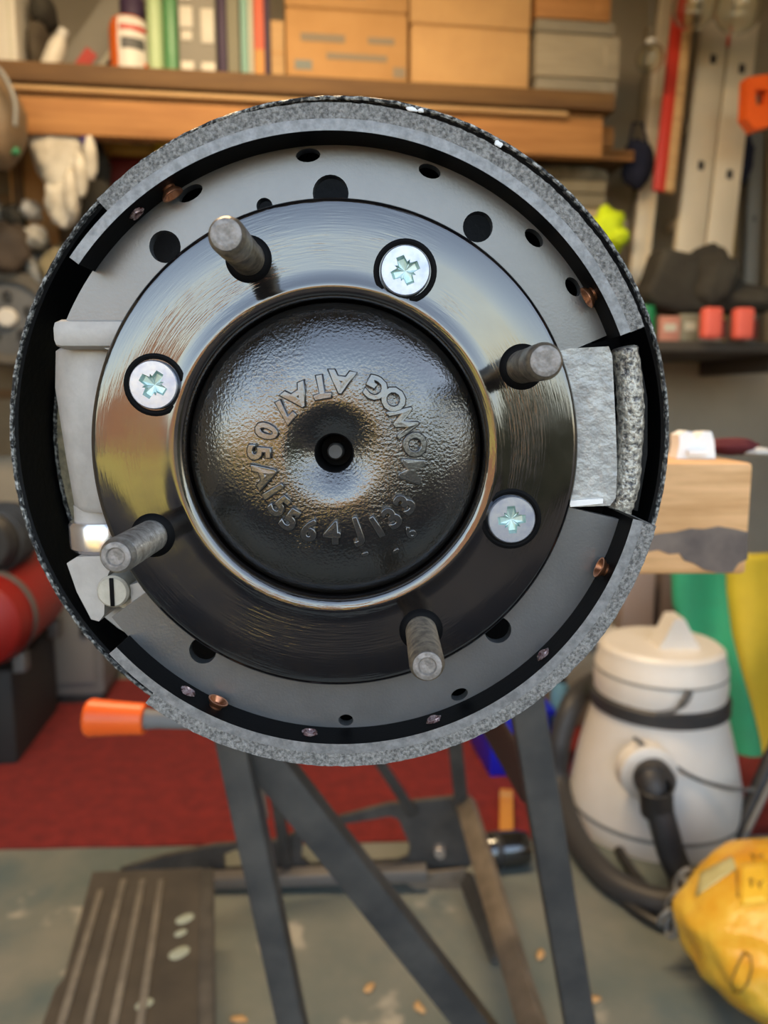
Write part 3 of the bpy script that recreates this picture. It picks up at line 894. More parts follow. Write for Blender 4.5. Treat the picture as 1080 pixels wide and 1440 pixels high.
t = thing('grey_folder', 'brown grey folder with red sticker leaning at a slant beside the orange tub', 'folder', RP(91, 84, 2.40))
t.location.z = sh_z + 0.033
t.rotation_euler = Euler((0, R_(37), ROOM))
box('panel', (0.095, 0.03, 0.30), (0, 0.02, 0.15), GREYC, t, 0.004)
box('panel_edge', (0.016, 0.036, 0.30), (0.05, 0.02, 0.15), PALEC, t, 0.003)
box('red_sticker', (0.035, 0.003, 0.08), (0.01, 0.003, 0.07), REDP, t, 0.0)

# --- below the shelf, right
def offcut(label, rect, D, depth, m):
    b, w, h = rrect(*rect, D)
    t = thing('timber_offcut', label, 'wood', b, ROOM, 'offcuts under the shelf')
    box('offcut_body', (w, depth, h), (0, depth / 2, h / 2), m, t, 0.004)
    box('saw_split', (w * 0.6, 0.002, 0.004), (0, -0.0005, h * 0.55), WOODD, t, 0.0)
# rack board that carries the odds and ends under the shelf
D2 = 2.34
rz = RP(780, 208, D2).z
rk = thing('lower_rack', 'narrow dark wooden rack below the shelf, right of the wheel hub', 'rack', rloc(RP(770, 208, D2).dot(EX), D2, rz))
rw = RP(868, 208, D2).dot(EX) - RP(560, 208, D2).dot(EX)
box('rack_board', (rw, WALL_D - D2, 0.02), (-0.06, (WALL_D - D2) / 2, -0.01), WOODD, rk, 0.003)
box('rack_lip', (rw, 0.012, 0.03), (-0.06, 0.006, -0.012), WOODO, rk, 0.003)
offcut('short orange timber offcut standing left on the lower rack', (748, 180, 788, 206), D2 + 0.02, 0.12, WOODO)
offcut('long orange timber offcut at the right end of the lower rack', (793, 176, 864, 206), D2 + 0.02, 0.12, WOODO)
t, w, h = rthing('green_roll', 'dark green roll lying under the shelf behind the hub top', 'roll', (596, 160, 660, 206), D2 + 0.02, rz)
lathe('roll', [(0, 0), (h * 0.48, 0), (h * 0.48, w), (h * 0.2, w), (h * 0.2, w * 0.98), (0, w * 0.98)], mat('dark_green', (0.02, 0.05, 0.045), 0.8), t, 28, loc=(-w / 2, h / 2, h / 2), rot=(0, PI / 2, 0))
box('roll_tape', (0.012, h * 0.97, h * 0.97), (w * 0.2, h / 2, h / 2), mat('green_tape', (0.03, 0.09, 0.07), 0.6), t, h * 0.42, seg=5)

# shelf two: pale crate and rags
D3 = 2.36
sz = RP(800, 308, D3).z
rk = thing('bench_shelf', 'grey wooden shelf below the rack, carrying the pale crate', 'shelf', rloc(RP(780, 308, D3).dot(EX), D3, sz))
box('shelf_board', (0.62, WALL_D - D3, 0.024), (-0.08, (WALL_D - D3) / 2, -0.012), BOARDG2, rk, 0.003)
box('shelf_edge', (0.62, 0.012, 0.032), (-0.08, -0.004, -0.013), BOARDG, rk, 0.003)
t, w, h = rthing('pale_crate', 'pale wooden crate below the orange offcuts', 'crate', (776, 252, 852, 308), D3 + 0.02, sz)
for k in range(3):
    box('crate_slat', (w, 0.012, h * 0.29), (0, 0.006, h * (0.16 + 0.335 * k)), mat('pale_crate_wood', (0.46, 0.36, 0.22), 0.8, col2=(0.38, 0.29, 0.17), nscale=10), t, 0.002)
box('crate_back', (w * 0.98, 0.12, h * 0.96), (0, 0.074, h * 0.48), BOARDG2, t, 0.003)
t = thing('grey_rag', 'crumpled grey rag hanging under the lower rack', 'cloth', RP(800, 250, D2 + 0.03))
lump('rag', (0.30, 0.10, 0.058), mat('rag_grey', (0.30, 0.27, 0.20), 0.95, col2=(0.16, 0.14, 0.10), nscale=14), t, (0, 0.05, 0.022), amp=0.25, seed=9)

BENCHZ = RP(990, 477, 2.08).z - 0.003
# hi-vis
t = thing('hi_vis_vest', 'bright yellow hi-vis vest bundled right of the hub', 'vest', RP(862, 358, 2.2))
lump('vest_fabric', (0.11, 0.09, 0.14), HIVIS, t, (0, 0.05, 0.07), amp=0.3, seed=2)
lump('vest_fold', (0.06, 0.07, 0.05), HIVIS, t, (0.02, 0.015, 0.05), amp=0.3, seed=6)

# leaning pale boards on the right
def lean(name, label, cat, a, b, D0, D1, w, d, m, extra=None):
    """upright leaning piece from pixel a (low) at depth D0 to pixel b (high) at depth D1"""
    p, q = RP(*a, D0), RP(*b, D1)
    dirv = (q - p).normalized()
    foot = p - dirv * ((p.z - BENCHZ) / dirv.z)   # run it on down to the bench
    t = thing(name, label, cat, foot, 0.0)
    L = (q - foot).length
    z = dirv
    y = (EY - z * EY.dot(z)).normalized()
    x = y.cross(z)
    M = Matrix((x, y, z)).transposed()
    t.rotation_euler = M.to_euler()
    box(name + '_body', (w, d, L), (0, 0, L / 2), m, t, 0.003)
    return t, L
lean('grey_plank', 'pale grey plank leaning on the wall, left of the black jacket', 'plank', (893, 425), (925, 40), 2.52, 2.57, 0.075, 0.03, BOARDG)[0]
t, L = lean('metal_rail', 'light aluminium rail leaning behind the red and wood straight edge', 'rail', (905, 300), (944, -60), 2.44, 2.48, 0.05, 0.02, ALU)
box('rail_flange', (0.008, 0.03, L), (0.024, -0.008, L / 2), ALU, t, 0.001)
# straight edge: red and wood, hanging
a, b = RP(930, 270, 2.30), RP(966, -60, 2.36)
t = thing('straight_edge', 'red and bare wood straight edge hanging left of the ladder', 'straight edge', a, 0.0)
dv = (b - a).normalized(); yy = (EY - dv * EY.dot(dv)).normalized(); xx = yy.cross(dv)
t.rotation_euler = Matrix((xx, yy, dv)).transposed().to_euler()
L = (b - a).length
box('red_strip', (0.034, 0.018, L), (-0.010, 0, L / 2), REDP, t, 0.002)
box('wood_strip', (0.030, 0.02, L), (0.022, 0, L / 2), WOODP, t, 0.002)
# ladder
LD0, LD1 = 2.36, 2.42
t = thing('ladder', 'aluminium ladder with two rails leaning on the back wall', 'ladder', (0, 0, 0), 0.0)
pl, ph = RP(968, 345, LD0), RP(1003, 40, LD1)
dv = (ph - pl).normalized(); foot = pl - dv * ((pl.z - BENCHZ) / dv.z); t.location = foot
yy = (EY - dv * EY.dot(dv)).normalized(); xx = yy.cross(dv)
t.rotation_euler = Matrix((xx, yy, dv)).transposed().to_euler()
Lp = (pl - foot).length; Lh = (ph - foot).length
LT = Lh + 0.12
for k, x in enumerate((0.0, 0.098)):
    r1 = box('ladder_rail', (0.090, 0.028, LT), (x, 0, LT / 2), ALU, t, 0.003)
    for j in range(9):
        zz = Lp + 0.243 + (j - 7) * 0.325
        if 0.05 < zz < LT:
            box('rung_hole', (0.020, 0.002, 0.028), (x + 0.004, -0.0142, zz - 0.012 * k), BLACKP, r1, 0.002)
for j in range(3):
    box('ladder_rung', (0.03, 0.22, 0.03), (0.047, 0.12, 0.12 + j * 0.325), ALU, t, 0.004)
box('red_tie', (0.010, 0.004, 0.05), (0.046, -0.015, Lh - 0.03), REDP, t, 0.001)

# clear plastic globes hung up at the top right
for lab, u, v, r, D in (('clear plastic globe at the top left of the ladder head', 978, 8, 0.062, 2.20), ('clear plastic globe at the top right corner above the ladder', 1040, 10, 0.068, 2.20), ('small clear plastic globe hanging beside the red straight edge', 914, 82, 0.040, 2.25)):
    p = RP(u, v, D)
    t = thing('clear_globe', lab, 'globe', p, ROOM, 'clear plastic globes')
    lathe('globe', [(0.0, -r)] + [(r * math.cos(x), r * math.sin(x)) for x in [R_(-80 + 10 * i) for i in range(16)]] + [(r * 0.32, r * 0.98), (r * 0.3, r * 1.2), (r * 0.26, r * 1.2), (r * 0.28, r * 0.95)] + [(r * 0.95 * math.cos(x), r * 0.95 * math.sin(x)) for x in [R_(70 - 10 * i) for i in range(16)]] + [(0.0, -r * 0.95)], CLEAR, t, 32, cap=False)
    lathe('globe_collar', [(r * 0.33, r * 0.95), (r * 0.36, r), (r * 0.36, r * 1.22), (0, r * 1.22)], PALEG, t, 20)
    tube('hanging_wire', [(0, 0, r * 1.2), (0.004, 0.02, r * 1.2 + 0.15), (0, 0.03, r * 1.2 + 0.35)], 0.0015, MGREY, t, 6)

# orange bracket on the right edge
t = thing('orange_bracket', 'orange plastic bracket with a square hole at the right edge', 'bracket', RP(1066, 180, 2.15))
pts = [(1052, 108), (1082, 104), (1100, 112), (1100, 172), (1062, 183), (1049, 165)]
hol = [(1062, 126), (1080, 126), (1080, 146), (1064, 148)]
org = t.location
def loc2(u, v, D, o):
    q = RP(u, v, D) - o
    return (q.dot(EX), q.z)
plate('bracket_body', [loc2(u, v, 2.15, org) for u, v in pts], [[loc2(u, v, 2.15, org) for u, v in hol]], 0, 0.04, ORANGE, t)
box('bracket_pin', (0.012, 0.03, 0.012), (0.01, 0.05, 0.09), DGREY, t, 0.002)

# navy bag
t = thing('navy_bag', 'navy cloth bag hanging between shelf end and straight edge', 'bag', RP(903, 262, 2.36))
lump('bag_body', (0.10, 0.08, 0.15), NAVY, t, (0, 0.04, 0.075), amp=0.15, seed=1)
tube('bag_strap', [(-0.03, 0.04, 0.13), (-0.015, 0.05, 0.2), (0.015, 0.05, 0.2), (0.03, 0.04, 0.13)], 0.005, NAVY, t, 8)
t = thing('navy_bag', 'dark navy cloth hanging right behind the ladder', 'bag', RP(1046, 258, 2.46))
lump('bag_body', (0.09, 0.06, 0.18), NAVY, t, (0, 0.03, 0.09), amp=0.15, seed=4)
tube('bag_strap', [(-0.02, 0.03, 0.16), (0, 0.03, 0.24), (0.02, 0.03, 0.16)], 0.004, NAVY, t, 8)
# grey pole with hole and pale timber at the right edge
t, L = lean('steel_pole', 'grey steel channel leaning right of the ladder', 'pole', (1052, 420), (1062, 190), 2.52, 2.56, 0.045, 0.03, MGREY)
box('channel_hole', (0.012, 0.002, 0.016), (0, -0.0155, L - 0.28), BLACKP, t, 0.001)
lean('timber_post', 'pale timber post standing at the right edge', 'post', (1092, 400), (1096, 120), 2.52, 2.56, 0.07, 0.05, BOARDG)
t, L = lean('yellow_batten', 'yellow painted batten low behind the ladder', 'batten', (1020, 400), (1030, 300), 2.52, 2.55, 0.03, 0.02, YWOOD)

# black jacket over a hook board
t = thing('black_jacket', 'black jacket slumped in front of the ladder', 'jacket', RP(985, 440, 2.14))
org = t.location.copy()
out = [(918, 430), (905, 412), (918, 385), (932, 345), (948, 352), (968, 356), (988, 350), (1002, 338), (1012, 350), (1030, 385), (1046, 398), (1090, 405), (1100, 432), (1060, 440), (1000, 438), (955, 440)]
o = plate('jacket_body', [loc2(u, v, 2.14, org) for u, v in out], [], -0.02, 0.09, BLACKC, t)
bv = o.modifiers.new('round', 'BEVEL'); bv.width = 0.02; bv.segments = 3
lump('jacket_sleeve', (0.13, 0.10, 0.17), BLACKC, t, (0.03, -0.01, 0.09), amp=0.3, seed=8)
lump('jacket_sleeve', (0.20, 0.10, 0.07), BLACKC, t, (0.14, -0.01, 0.035), amp=0.3, seed=11)
# table / bench under it
bzr = RP(990, 477, 2.08).z
bench = thing('side_bench', 'dark narrow bench along the wall carrying the black jacket and red clamps', 'bench', rloc(RP(1010, 480, 2.08).dot(EX), 2.08, 0))
BW = 0.62
box('bench_top', (BW, WALL_D - 2.085, 0.03), (0.05, (WALL_D - 2.085) / 2, bzr - 0.02), mat('dark_bench', (0.05, 0.042, 0.033), 0.8), bench, 0.004)
for sx in (-0.15, 0.26):
    box('bench_bracket', (0.03, 0.40, 0.05), (sx, 0.33, bzr - 0.06), mat('dark_bench', (0.05, 0.042, 0.033), 0.8), bench, 0.004)
for lab, u0, v0, u1, v1 in (('bright red clamp handle under the black jacket', 987, 428, 1013, 473), ('coral red clamp handle right of the bright red one', 1031, 433, 1057, 478)):
    t, w, h = rthing('clamp_handle', lab, 'clamp', (u0, v0, u1, v1), 2.05, None, 'red clamp handles')
    t.location.z = bzr - 0.003
    box('grip', (w, 0.04, h * 1.0), (0, 0.0, h * 0.5), CORAL, t, 0.012, seg=4)
    box('clamp_bar', (w * 0.35, 0.012, h * 0.6), (w * 0.62, 0.0, h * 0.32), mat('clamp_dark_red', (0.14, 0.015, 0.01), 0.5), t, 0.002)
t, w, h = rthing('green_jar', 'small round green plastic jar behind the hub lip on the bench', 'jar', (902, 424, 928, 474), 2.1, None)
t.location.z = bzr - 0.003
lathe('cap_body', [(0, 0), (w / 2, 0), (w / 2, h * 0.8), (w * 0.42, h), (0, h)], GREENP, t, 24, loc=(0, 0.03, 0))
lathe('cap_ring', [(w * 0.52, h * 0.3), (w * 0.54, h * 0.34), (w * 0.52, h * 0.38)], GREENP, t, 24, loc=(0, 0.03, 0), cap=False)
for lab, u0, u1, v0, mm in (('pinkish small carton on the bench, left of the red clamps', 928, 957, 440, PINK), ('olive small carton on the bench next to the pinkish one', 958, 984, 436, OLIVE)):
    t, w, h = rthing('small_carton', lab, 'carton', (u0, v0, u1, 475), 2.12, None, 'small cartons on the bench')
    t.location.z = bzr - 0.003
    box('carton_body', (w, 0.05, h), (0, 0.025, h / 2), mm, t, 0.003)
    box('carton_label', (w * 0.6, 0.001, h * 0.3), (0, -0.0004, h * 0.55), PALEC, t, 0.0)

# ------------------------------------------------------------------ left side
t = thing('brown_board', 'orange brown board fixed to the wall below the left shelf', 'board', RP(52, 365, 2.565))
b, w, h = rrect(20, 172, 84, 365, 2.565)
box('board_face', (w, 0.02, h), (0, 0.01, h / 2), mat('bright_pine', (0.58, 0.31, 0.11), 0.7, col2=(0.48, 0.25, 0.085), nscale=4), t, 0.003)
box('board_batten', (0.03, 0.012, h), (-w * 0.3, -0.006, h / 2), WOODD, t, 0.002)
b, w, h = rrect(-140, 190, 330, 640, 2.60)
t = thing('tool_board', 'large dark brown tool board covering the wall at the left', 'board', b)
box('board_face', (w, 0.018, h), (0, 0.009, h / 2), BOARD, t, 0.003)
for k in range(3):
    box('board_strip', (w, 0.012, 0.03), (0, -0.005, h * (0.2 + 0.3 * k)), WOODD, t, 0.002)
t = thing('work_gloves', 'dirty white and violet work glove hanging below the shelf', 'glove', RP(92, 330, 2.24))
lump('palm', (0.14, 0.07, 0.20), CLOTHW, t, (-0.015, 0.03, 0.22), amp=0.3, seed=12)
lump('cuff', (0.09, 0.06, 0.14), CLOTHW, t, (-0.01, 0.03, 0.09), amp=0.3, seed=13)
lump('violet_cuff', (0.05, 0.06, 0.10), VIOLET, t, (0.065, 0.02, 0.27), amp=0.2, seed=14)
for k in range(3):
    lump('finger', (0.034, 0.04, 0.12), CLOTHW, t, (0.02 + 0.028 * k, 0.0, 0.11 + 0.045 * k), amp=0.2, seed=15 + k)
t = thing('black_apron', 'black apron hanging right of the white glove', 'apron', RP(124, 335, 2.34))
lump('apron_cloth', (0.13, 0.05, 0.32), BLACKC, t, (0, 0.025, 0.16), amp=0.18, seed=21)
tube('apron_strap', [(-0.03, 0.03, 0.29), (0, 0.03, 0.34), (0.03, 0.03, 0.29)], 0.006, BLACKC, t, 8)
t = thing('paper_roll', 'pale rolled sheet tucked under the shelf above the yellow frame', 'roll', RP(170, 196, 2.36))
lathe('sheet_roll', [(0.012, -0.11), (0.03, -0.11), (0.03, 0.11), (0.012, 0.11)], WHITEP, t, 24, rot=(0, PI / 2, 0), loc=(0, 0.03, 0.032))
box('roll_band', (0.02, 0.062, 0.062), (0.04, 0.03, 0.032), MGREY, t, 0.027, seg=5)
t, w, h = rthing('framed_picture', 'yellow wooden frame round a dark red panel behind the upper lining', 'frame', (138, 196, 236, 300), 2.42, None)
box('dark_red_panel', (w * 0.74, 0.02, h * 0.72), (0, 0.03, h * 0.42), DKRED, t, 0.002)
for s in (-1, 1):
    box('frame_side', (w * 0.15, 0.045, h), (s * w * 0.425, 0.022, h / 2), YWOOD, t, 0.004)
box('frame_rail', (w * 0.70, 0.045, h * 0.2), (0, 0.022, h * 0.9), YWOOD, t, 0.004)
box('frame_rail', (w * 0.70, 0.045, h * 0.12), (0, 0.022, h * 0.06), YWOOD, t, 0.004)
t, w, h = rthing('yellow_tin', 'yellow tin tucked under the shelf behind the lining', 'tin', (214, 178, 262, 228), 2.36, None)
lathe('tin_body', [(0, 0), (w / 2, 0), (w / 2, h), (w * 0.46, h * 1.02), (0, h * 1.0)], YELLC, t, 30, loc=(0, w / 2, 0))
lathe('tin_rim', [(w * 0.5, h * 0.96), (w * 0.52, h), (w * 0.48, h * 1.03)], MGREY, t, 30, loc=(0, w / 2, 0), cap=False)
t = thing('red_screwdriver', 'red handled screwdriver lying under the shelf above the upper lining', 'screwdriver', RP(282, 178, 2.32))
lathe('handle_grip', [(0, -0.055), (0.012, -0.052), (0.016, -0.03), (0.014, 0.02), (0.017, 0.05), (0, 0.055)], REDP, t, 20, rot=(0, PI / 2, 0), loc=(0, 0.02, 0.018))
lathe('handle_shaft', [(0.005, 0.05), (0.005, 0.16), (0, 0.16)], MGREY, t, 12, rot=(0, PI / 2, 0), loc=(0, 0.02, 0.018))
# rounded brown lump at the left edge
t = thing('round_casing', 'rounded brown grey casing at the left edge below the shelf', 'casing', RP(4, 232, 2.05))
lump('casing_shell', (0.13, 0.14, 0.22), mat('brown_casing', (0.20, 0.13, 0.07), 0.6, col2=(0.12, 0.085, 0.05), nscale=10), t, (-0.03, 0.08, 0.12), amp=0.12, seed=31)
tube('casing_rim', smooth_path([(-0.03, 0.0, 0.235), (0.01, 0.0, 0.21), (0.036, 0.0, 0.15), (0.034, 0.0, 0.09)], 6), 0.006, MGREY, t, 10)
box('green_switch', (0.045, 0.02, 0.016), (0.0, 0.06, 0.05), GREENP, t, 0.004)
# grey machine arms
t = thing('garden_machine', 'dark grey garden machine with slanting bars and pale hubbed wheel hung at the left wall', 'machine', RP(20, 470, 2.40))
zz = lambda v, D=2.38: RP(20, v, D).z
def ml(u, v, D):
    q = RP(u, v, D) - t.location
    return Vector((q.dot(EX), q.dot(EY), q.z))
tube('slanting_bar', [ml(-40, 255, 2.38), ml(20, 330, 2.38), ml(76, 432, 2.38)], 0.024, MGREY, t, 12)
tube('slanting_bar', [ml(-60, 340, 2.42), ml(-10, 400, 2.42), ml(40, 480, 2.42)], 0.03, DGREY, t, 12)
o = box('machine_body', (0.26, 0.06, 0.22), tuple(ml(10, 385, 2.44)), DGREY, t, 0.03, seg=3)
for k, (u, v, sx, mm) in enumerate(((44, 296, 0.05, PALEG), (20, 306, 0.06, BLACKC), (50, 334, 0.06, CLOTHW), (84, 378, 0.11, mat('khaki_cloth', (0.20, 0.17, 0.10), 0.9)), (8, 348, 0.13, mat('dark_brown_cast', (0.07, 0.05, 0.035), 0.7)))):
    lump('engine_lump', (sx, 0.09, sx * 1.1), mm, t, ml(u, v, 2.38 - 0.01 * k), amp=0.35, seed=40 + k)
c = ml(14, 448, 2.36)
lathe('wheel_tyre', [(0.1020, -0.02), (0.1260, -0.022), (0.1344, 0), (0.1260, 0.022), (0.1020, 0.02), (0.1020, -0.02)], mat('tyre', (0.10, 0.09, 0.075), 0.9), t, 40, 'Y', loc=c, cap=False)
lathe('wheel_disc', [(0.0, -0.012), (0.04, -0.012), (0.1020, -0.004), (0.1020, 0.01), (0, 0.01)], DGREY, t, 40, 'Y', loc=c)
for k in range(5):
    a = k * 2 * PI / 5 + 0.3
    box('wheel_hole', (0.022, 0.004, 0.03), (c.x + 0.058 * math.cos(a), c.y - 0.012, c.z + 0.058 * math.sin(a)), BLACKP, t, 0.008)
lathe('wheel_hub', [(0, -0.035), (0.022, -0.034), (0.027, -0.028), (0.028, -0.008)], PALEG, t, 30, 'Y', loc=c)

# compressor
cf = FP(-10, 985)
cf = rloc(RP(-32, 900, 1.86).dot(EX), 1.90, 0)
t = thing('air_compressor', 'red air compressor tank with dark motor at the left edge', 'compressor', cf)
tz = RP(-10, 886, 1.80).z
lathe('tank', [(0, -0.22), (0.06, -0.215), (0.105, -0.18), (0.118, -0.12), (0.118, 0.17), (0.06, 0.24), (0, 0.25)], TANKR, t, 40, 'Y', loc=(0, 0.12, tz))
lathe('tank_band', [(0.119, -0.125), (0.122, -0.12), (0.122, -0.10), (0.119, -0.095)], DGREY, t, 40, 'Y', loc=(0, 0.12, tz), cap=False)
lathe('motor', [(0, -0.1), (0.06, -0.1), (0.075, -0.08), (0.075, 0.12), (0, 0.12)], BLACKP, t, 30, 'Y', loc=(0.01, 0.10, tz + 0.18))
for k in range(5):
    lathe('motor_fin', [(0.075, 0), (0.083, 0.002), (0.083, 0.006), (0.075, 0.008)], BLACKP, t, 30, 'Y', loc=(0.01, 0.04 + k * 0.03, tz + 0.18), cap=False)
box('motor_seat', (0.10, 0.16, 0.03), (0.0, 0.12, tz + 0.115), DGREY, t, 0.004)
for sx in (-1, 1):
    for y in (0.02, 0.3):
        box('tank_foot', (0.03, 0.04, 0.05), (sx * 0.075, y, tz - 0.115), DGREY, t, 0.004)
box('added_dark_box', (0.20, 0.36, tz - 0.138), (-0.05, 0.20, (tz - 0.138) / 2), mat('base_dark', (0.02, 0.02, 0.02), 0.7), t, 0.01)  # added dark box under the tank, in place of the shadowed floor
# grey cabinet behind the compressor
b = rloc(RP(98, 900, 2.25).dot(EX), 2.30, 0)
t = thing('grey_cabinet', 'grey metal machine cabinet standing behind the compressor', 'cabinet', b)
hh = RP(98, 770, 2.30).z
box('cabinet_body', (0.20, 0.25, hh - 0.03), (-0.02, 0.125, hh / 2 + 0.015), mat('cabinet_grey', (0.14, 0.14, 0.135), 0.5), t, 0.01)
box('cabinet_door', (0.15, 0.01, hh * 0.7), (-0.02, -0.004, hh * 0.5), MGREY, t, 0.004)
box('cabinet_latch', (0.02, 0.012, 0.05), (0.03, -0.013, hh * 0.5), BLACKP, t, 0.003)
box('cabinet_plinth', (0.18, 0.23, 0.03), (-0.02, 0.125, 0.015), BLACKP, t, 0.003)

# ------------------------------------------------------------------ carpet on the floor
f0, f1 = FP(0, 1195), FP(740, 1181)
dx = (f1 - f0).normalized()
e0, e1 = FP(0, 1062), FP(120, 906)
de = (e1 - e0).normalized()
kk = ((f0.x - e0.x) * dx.y - (f0.y - e0.y) * dx.x) / (de.x * dx.y - de.y * dx.x)
c1 = e0 + de * kk
c3 = c1 + de * ((2.50 - c1.dot(EY)) / de.dot(EY))
w_ = 2.35
c4 = c3 + EX * w_
c2b = c1 + dx * w_
bm = bmesh.new()
nn = 40
top = []
q = [c1, c2b, c4, c3]
edge = []
for i in range(4):
    a, b = q[i], q[(i + 1) % 4]
    for j in range(nn):
        p = a.lerp(b, j / nn)
        k = 0.004 * _ns.noise(p * 9)
        edge.append(Vector((p.x + k, p.y + k * 0.7, 0.004)))
vt = [bm.verts.new(p) for p in edge]
vb = [bm.verts.new((p.x, p.y, 0.0)) for p in edge]
bm.faces.new(vt)
for i in range(len(vt)):
    j = (i + 1) % len(vt)
    bm.faces.new((vt[i], vt[j], vb[j], vb[i]))
o = finish(bm, 'red_carpet', CARPET)
tag(o, 'dark red carpet laid on the grey concrete floor', 'carpet')

# ------------------------------------------------------------------ folding workbench
wb = tag(empty('folding_workbench', (0, 0, 0)), 'dark metal folding workbench with ribbed step and orange crank under the wheel hub', 'workbench')
WT = P(900, 808, 0.44).z                      # top of the jaws
YN, YFAR = 0.55, 1.36
for k, x in enumerate((-0.075, 0.055)):
    box('jaw_board', (0.10 if k else 0.13, 0.62, 0.028), (x, 0.75, WT - 0.014), WOODP, wb, 0.003)
for y in (0.52, 1.0):
    box('jaw_beam', (0.25, 0.05, 0.035), (-0.015, y, WT - 0.0455), FRAME, wb, 0.004)
def leg(a, b, Ya, Yb, w, d, m, floor=False, name='leg'):
    p, q_ = P(*a, Ya), P(*b, Yb)
    dv = (q_ - p).normalized()
    if floor:
        q_ = p + dv * ((0.0 - p.z) / dv.z)
    if name in ('rear_strut', 'diagonal_brace'):
        p = p + dv * ((WT - 0.05 - p.z) / dv.z)      # up to the jaw beams
    o = bar(name, p, q_, w, d, m, wb)
    return p, q_
leg((290, 866), (412, 1440), 0.56, 0.60, 0.023, 0.022, FRAME, True)
leg((300, 972), (668, 1440), 0.575, 0.66, 0.030, 0.022, FRAME, True)
leg((722, 880), (815, 1440), 0.56, 0.60, 0.026, 0.022, FRAME, True)
leg((655, 1130), (748, 1440), 1.33, 0.86, 0.034, 0.020, FRAMEW, True)
leg((372, 1020), (404, 1215), 1.26, 1.34, 0.020, 0.016, FRAME, False, 'rear_strut')
leg((636, 1010), (650, 1140), 1.30, 1.34, 0.026, 0.016, FRAME, False, 'rear_strut')
leg((500, 1020), (582, 1145), 1.30, 1.34, 0.018, 0.014, FRAME, False, 'rear_strut')
leg((640, 930), (752, 1120), 0.80, 0.62, 0.022, 0.016, mat('brace_brown', (0.035, 0.014, 0.010), 0.5), False, 'diagonal_brace')
leg((660, 975), (735, 1090), 0.84, 0.82, 0.016, 0.012, FRAMEW, False, 'diagonal_brace')
leg((352, 1030), (372, 1150), 1.30, 1.30, 0.016, 0.012, FRAMEW, False, 'rear_strut')
# rear foot plate with slots
def wp(pts, Y):
    return [(P(u, v, Y).x, P(u, v, Y).z) for u, v in pts]
pl_ = plate('rear_foot_plate', wp([(168, 1224), (230, 1205), (300, 1190), (392, 1183), (440, 1160), (545, 1132), (640, 1122), (662, 1132), (664, 1215), (650, 1226), (290, 1240), (175, 1240)], 1.345),
      [wp([(426, 1178), (450, 1165), (548, 1148), (560, 1152), (577, 1190), (574, 1206), (560, 1212), (436, 1218), (424, 1208)], 1.345),
       wp([(314, 1202), (330, 1195), (352, 1194), (352, 1222), (316, 1224)], 1.345)], 1.345, 1.357, FRAME, wb)
bpts = P(618, 1196, 1.345)
lathe('plate_bolt', [(0, -0.012), (0.010, -0.012), (0.013, -0.006), (0.013, 0.0)], CHROME, pl_, 16, 'Y', loc=(bpts.x, 1.345, bpts.z))
plate('foot_sheet', wp([(560, 1232), (655, 1222), (664, 1290), (640, 1284), (600, 1264)], 1.32), [], 1.32, 1.326, FRAMEW, wb)
bar('foot_rail', P(285, 1238, 1.32), P(600, 1226, 1.32), 0.022, 0.03, mat('rail_grey', (0.16, 0.15, 0.14), 0.5, 0.3), wb)
leg((655, 1235), (700, 1345), 1.30, 1.12, 0.030, 0.012, FRAME, False, 'front_foot')
# step with ribs
SZ = 0.145
s1, s2, s3, s4 = FP(130, 1226, SZ), FP(285, 1220, SZ), FP(282, 1452, SZ), FP(55, 1452, SZ)
s5 = FP(78, 1390, SZ); s6 = FP(90, 1375, SZ)
bm = bmesh.new()
loop = [s1, s2, s3, s4, s5, s6]
vt = [bm.verts.new(p) for p in loop]; vb = [bm.verts.new((p.x, p.y, p.z - 0.03)) for p in loop]
bm.faces.new(vt); bm.faces.new(list(reversed(vb)))
for i in range(len(vt)):
    j = (i + 1) % len(vt)
    bm.faces.new((vt[i], vt[j], vb[j], vb[i]))
st = finish(bm, 'step_board', STEPM, wb, smooth=False)
for k, (ua, ub) in enumerate(((142, 84), (174, 122), (201, 158), (227, 196))):
    a, b = FP(ua, 1238 if k else 1252, SZ + 0.002), FP(ub, 1448, SZ + 0.002)
    bar('step_rib', a, b, 0.010, 0.006, STEPR, st, 0.001, up=(0, 0, 1))
for u, v, r in ((260, 1292, 0.012), (254, 1312, 0.008), (252, 1340, 0.013), (203, 1412, 0.010)):
    p = FP(u, v, SZ + 0.001)
    bm = bmesh.new(); add_lathe(bm, [(0, 0.0012), (r * 0.8, 0.001), (r, 0)], 14, 'Z', None, False, wob=lambda a, h: 0.2 * math.sin(2 * a))
    finish(bm, 'paint_splash', mat('splash_green', (0.28, 0.32, 0.27), 0.7), st, p)
a, b = FP(291, 1222, SZ), FP(290, 1452, SZ)
bar('step_side_rail', a + Vector((0, 0, -0.015)), b + Vector((0, 0, -0.015)), 0.022, 0.034, FRAME, wb, 0.003, up=(0, 0, 1))
for p in (s1.lerp(s2, 0.15), s2 + Vector((0.0, -0.02, 0))):
    bar('step_post', Vector((p.x, p.y - 0.02, SZ - 0.02)), Vector((p.x, p.y - 0.02, 0.0)), 0.02, 0.02, FRAME, wb)

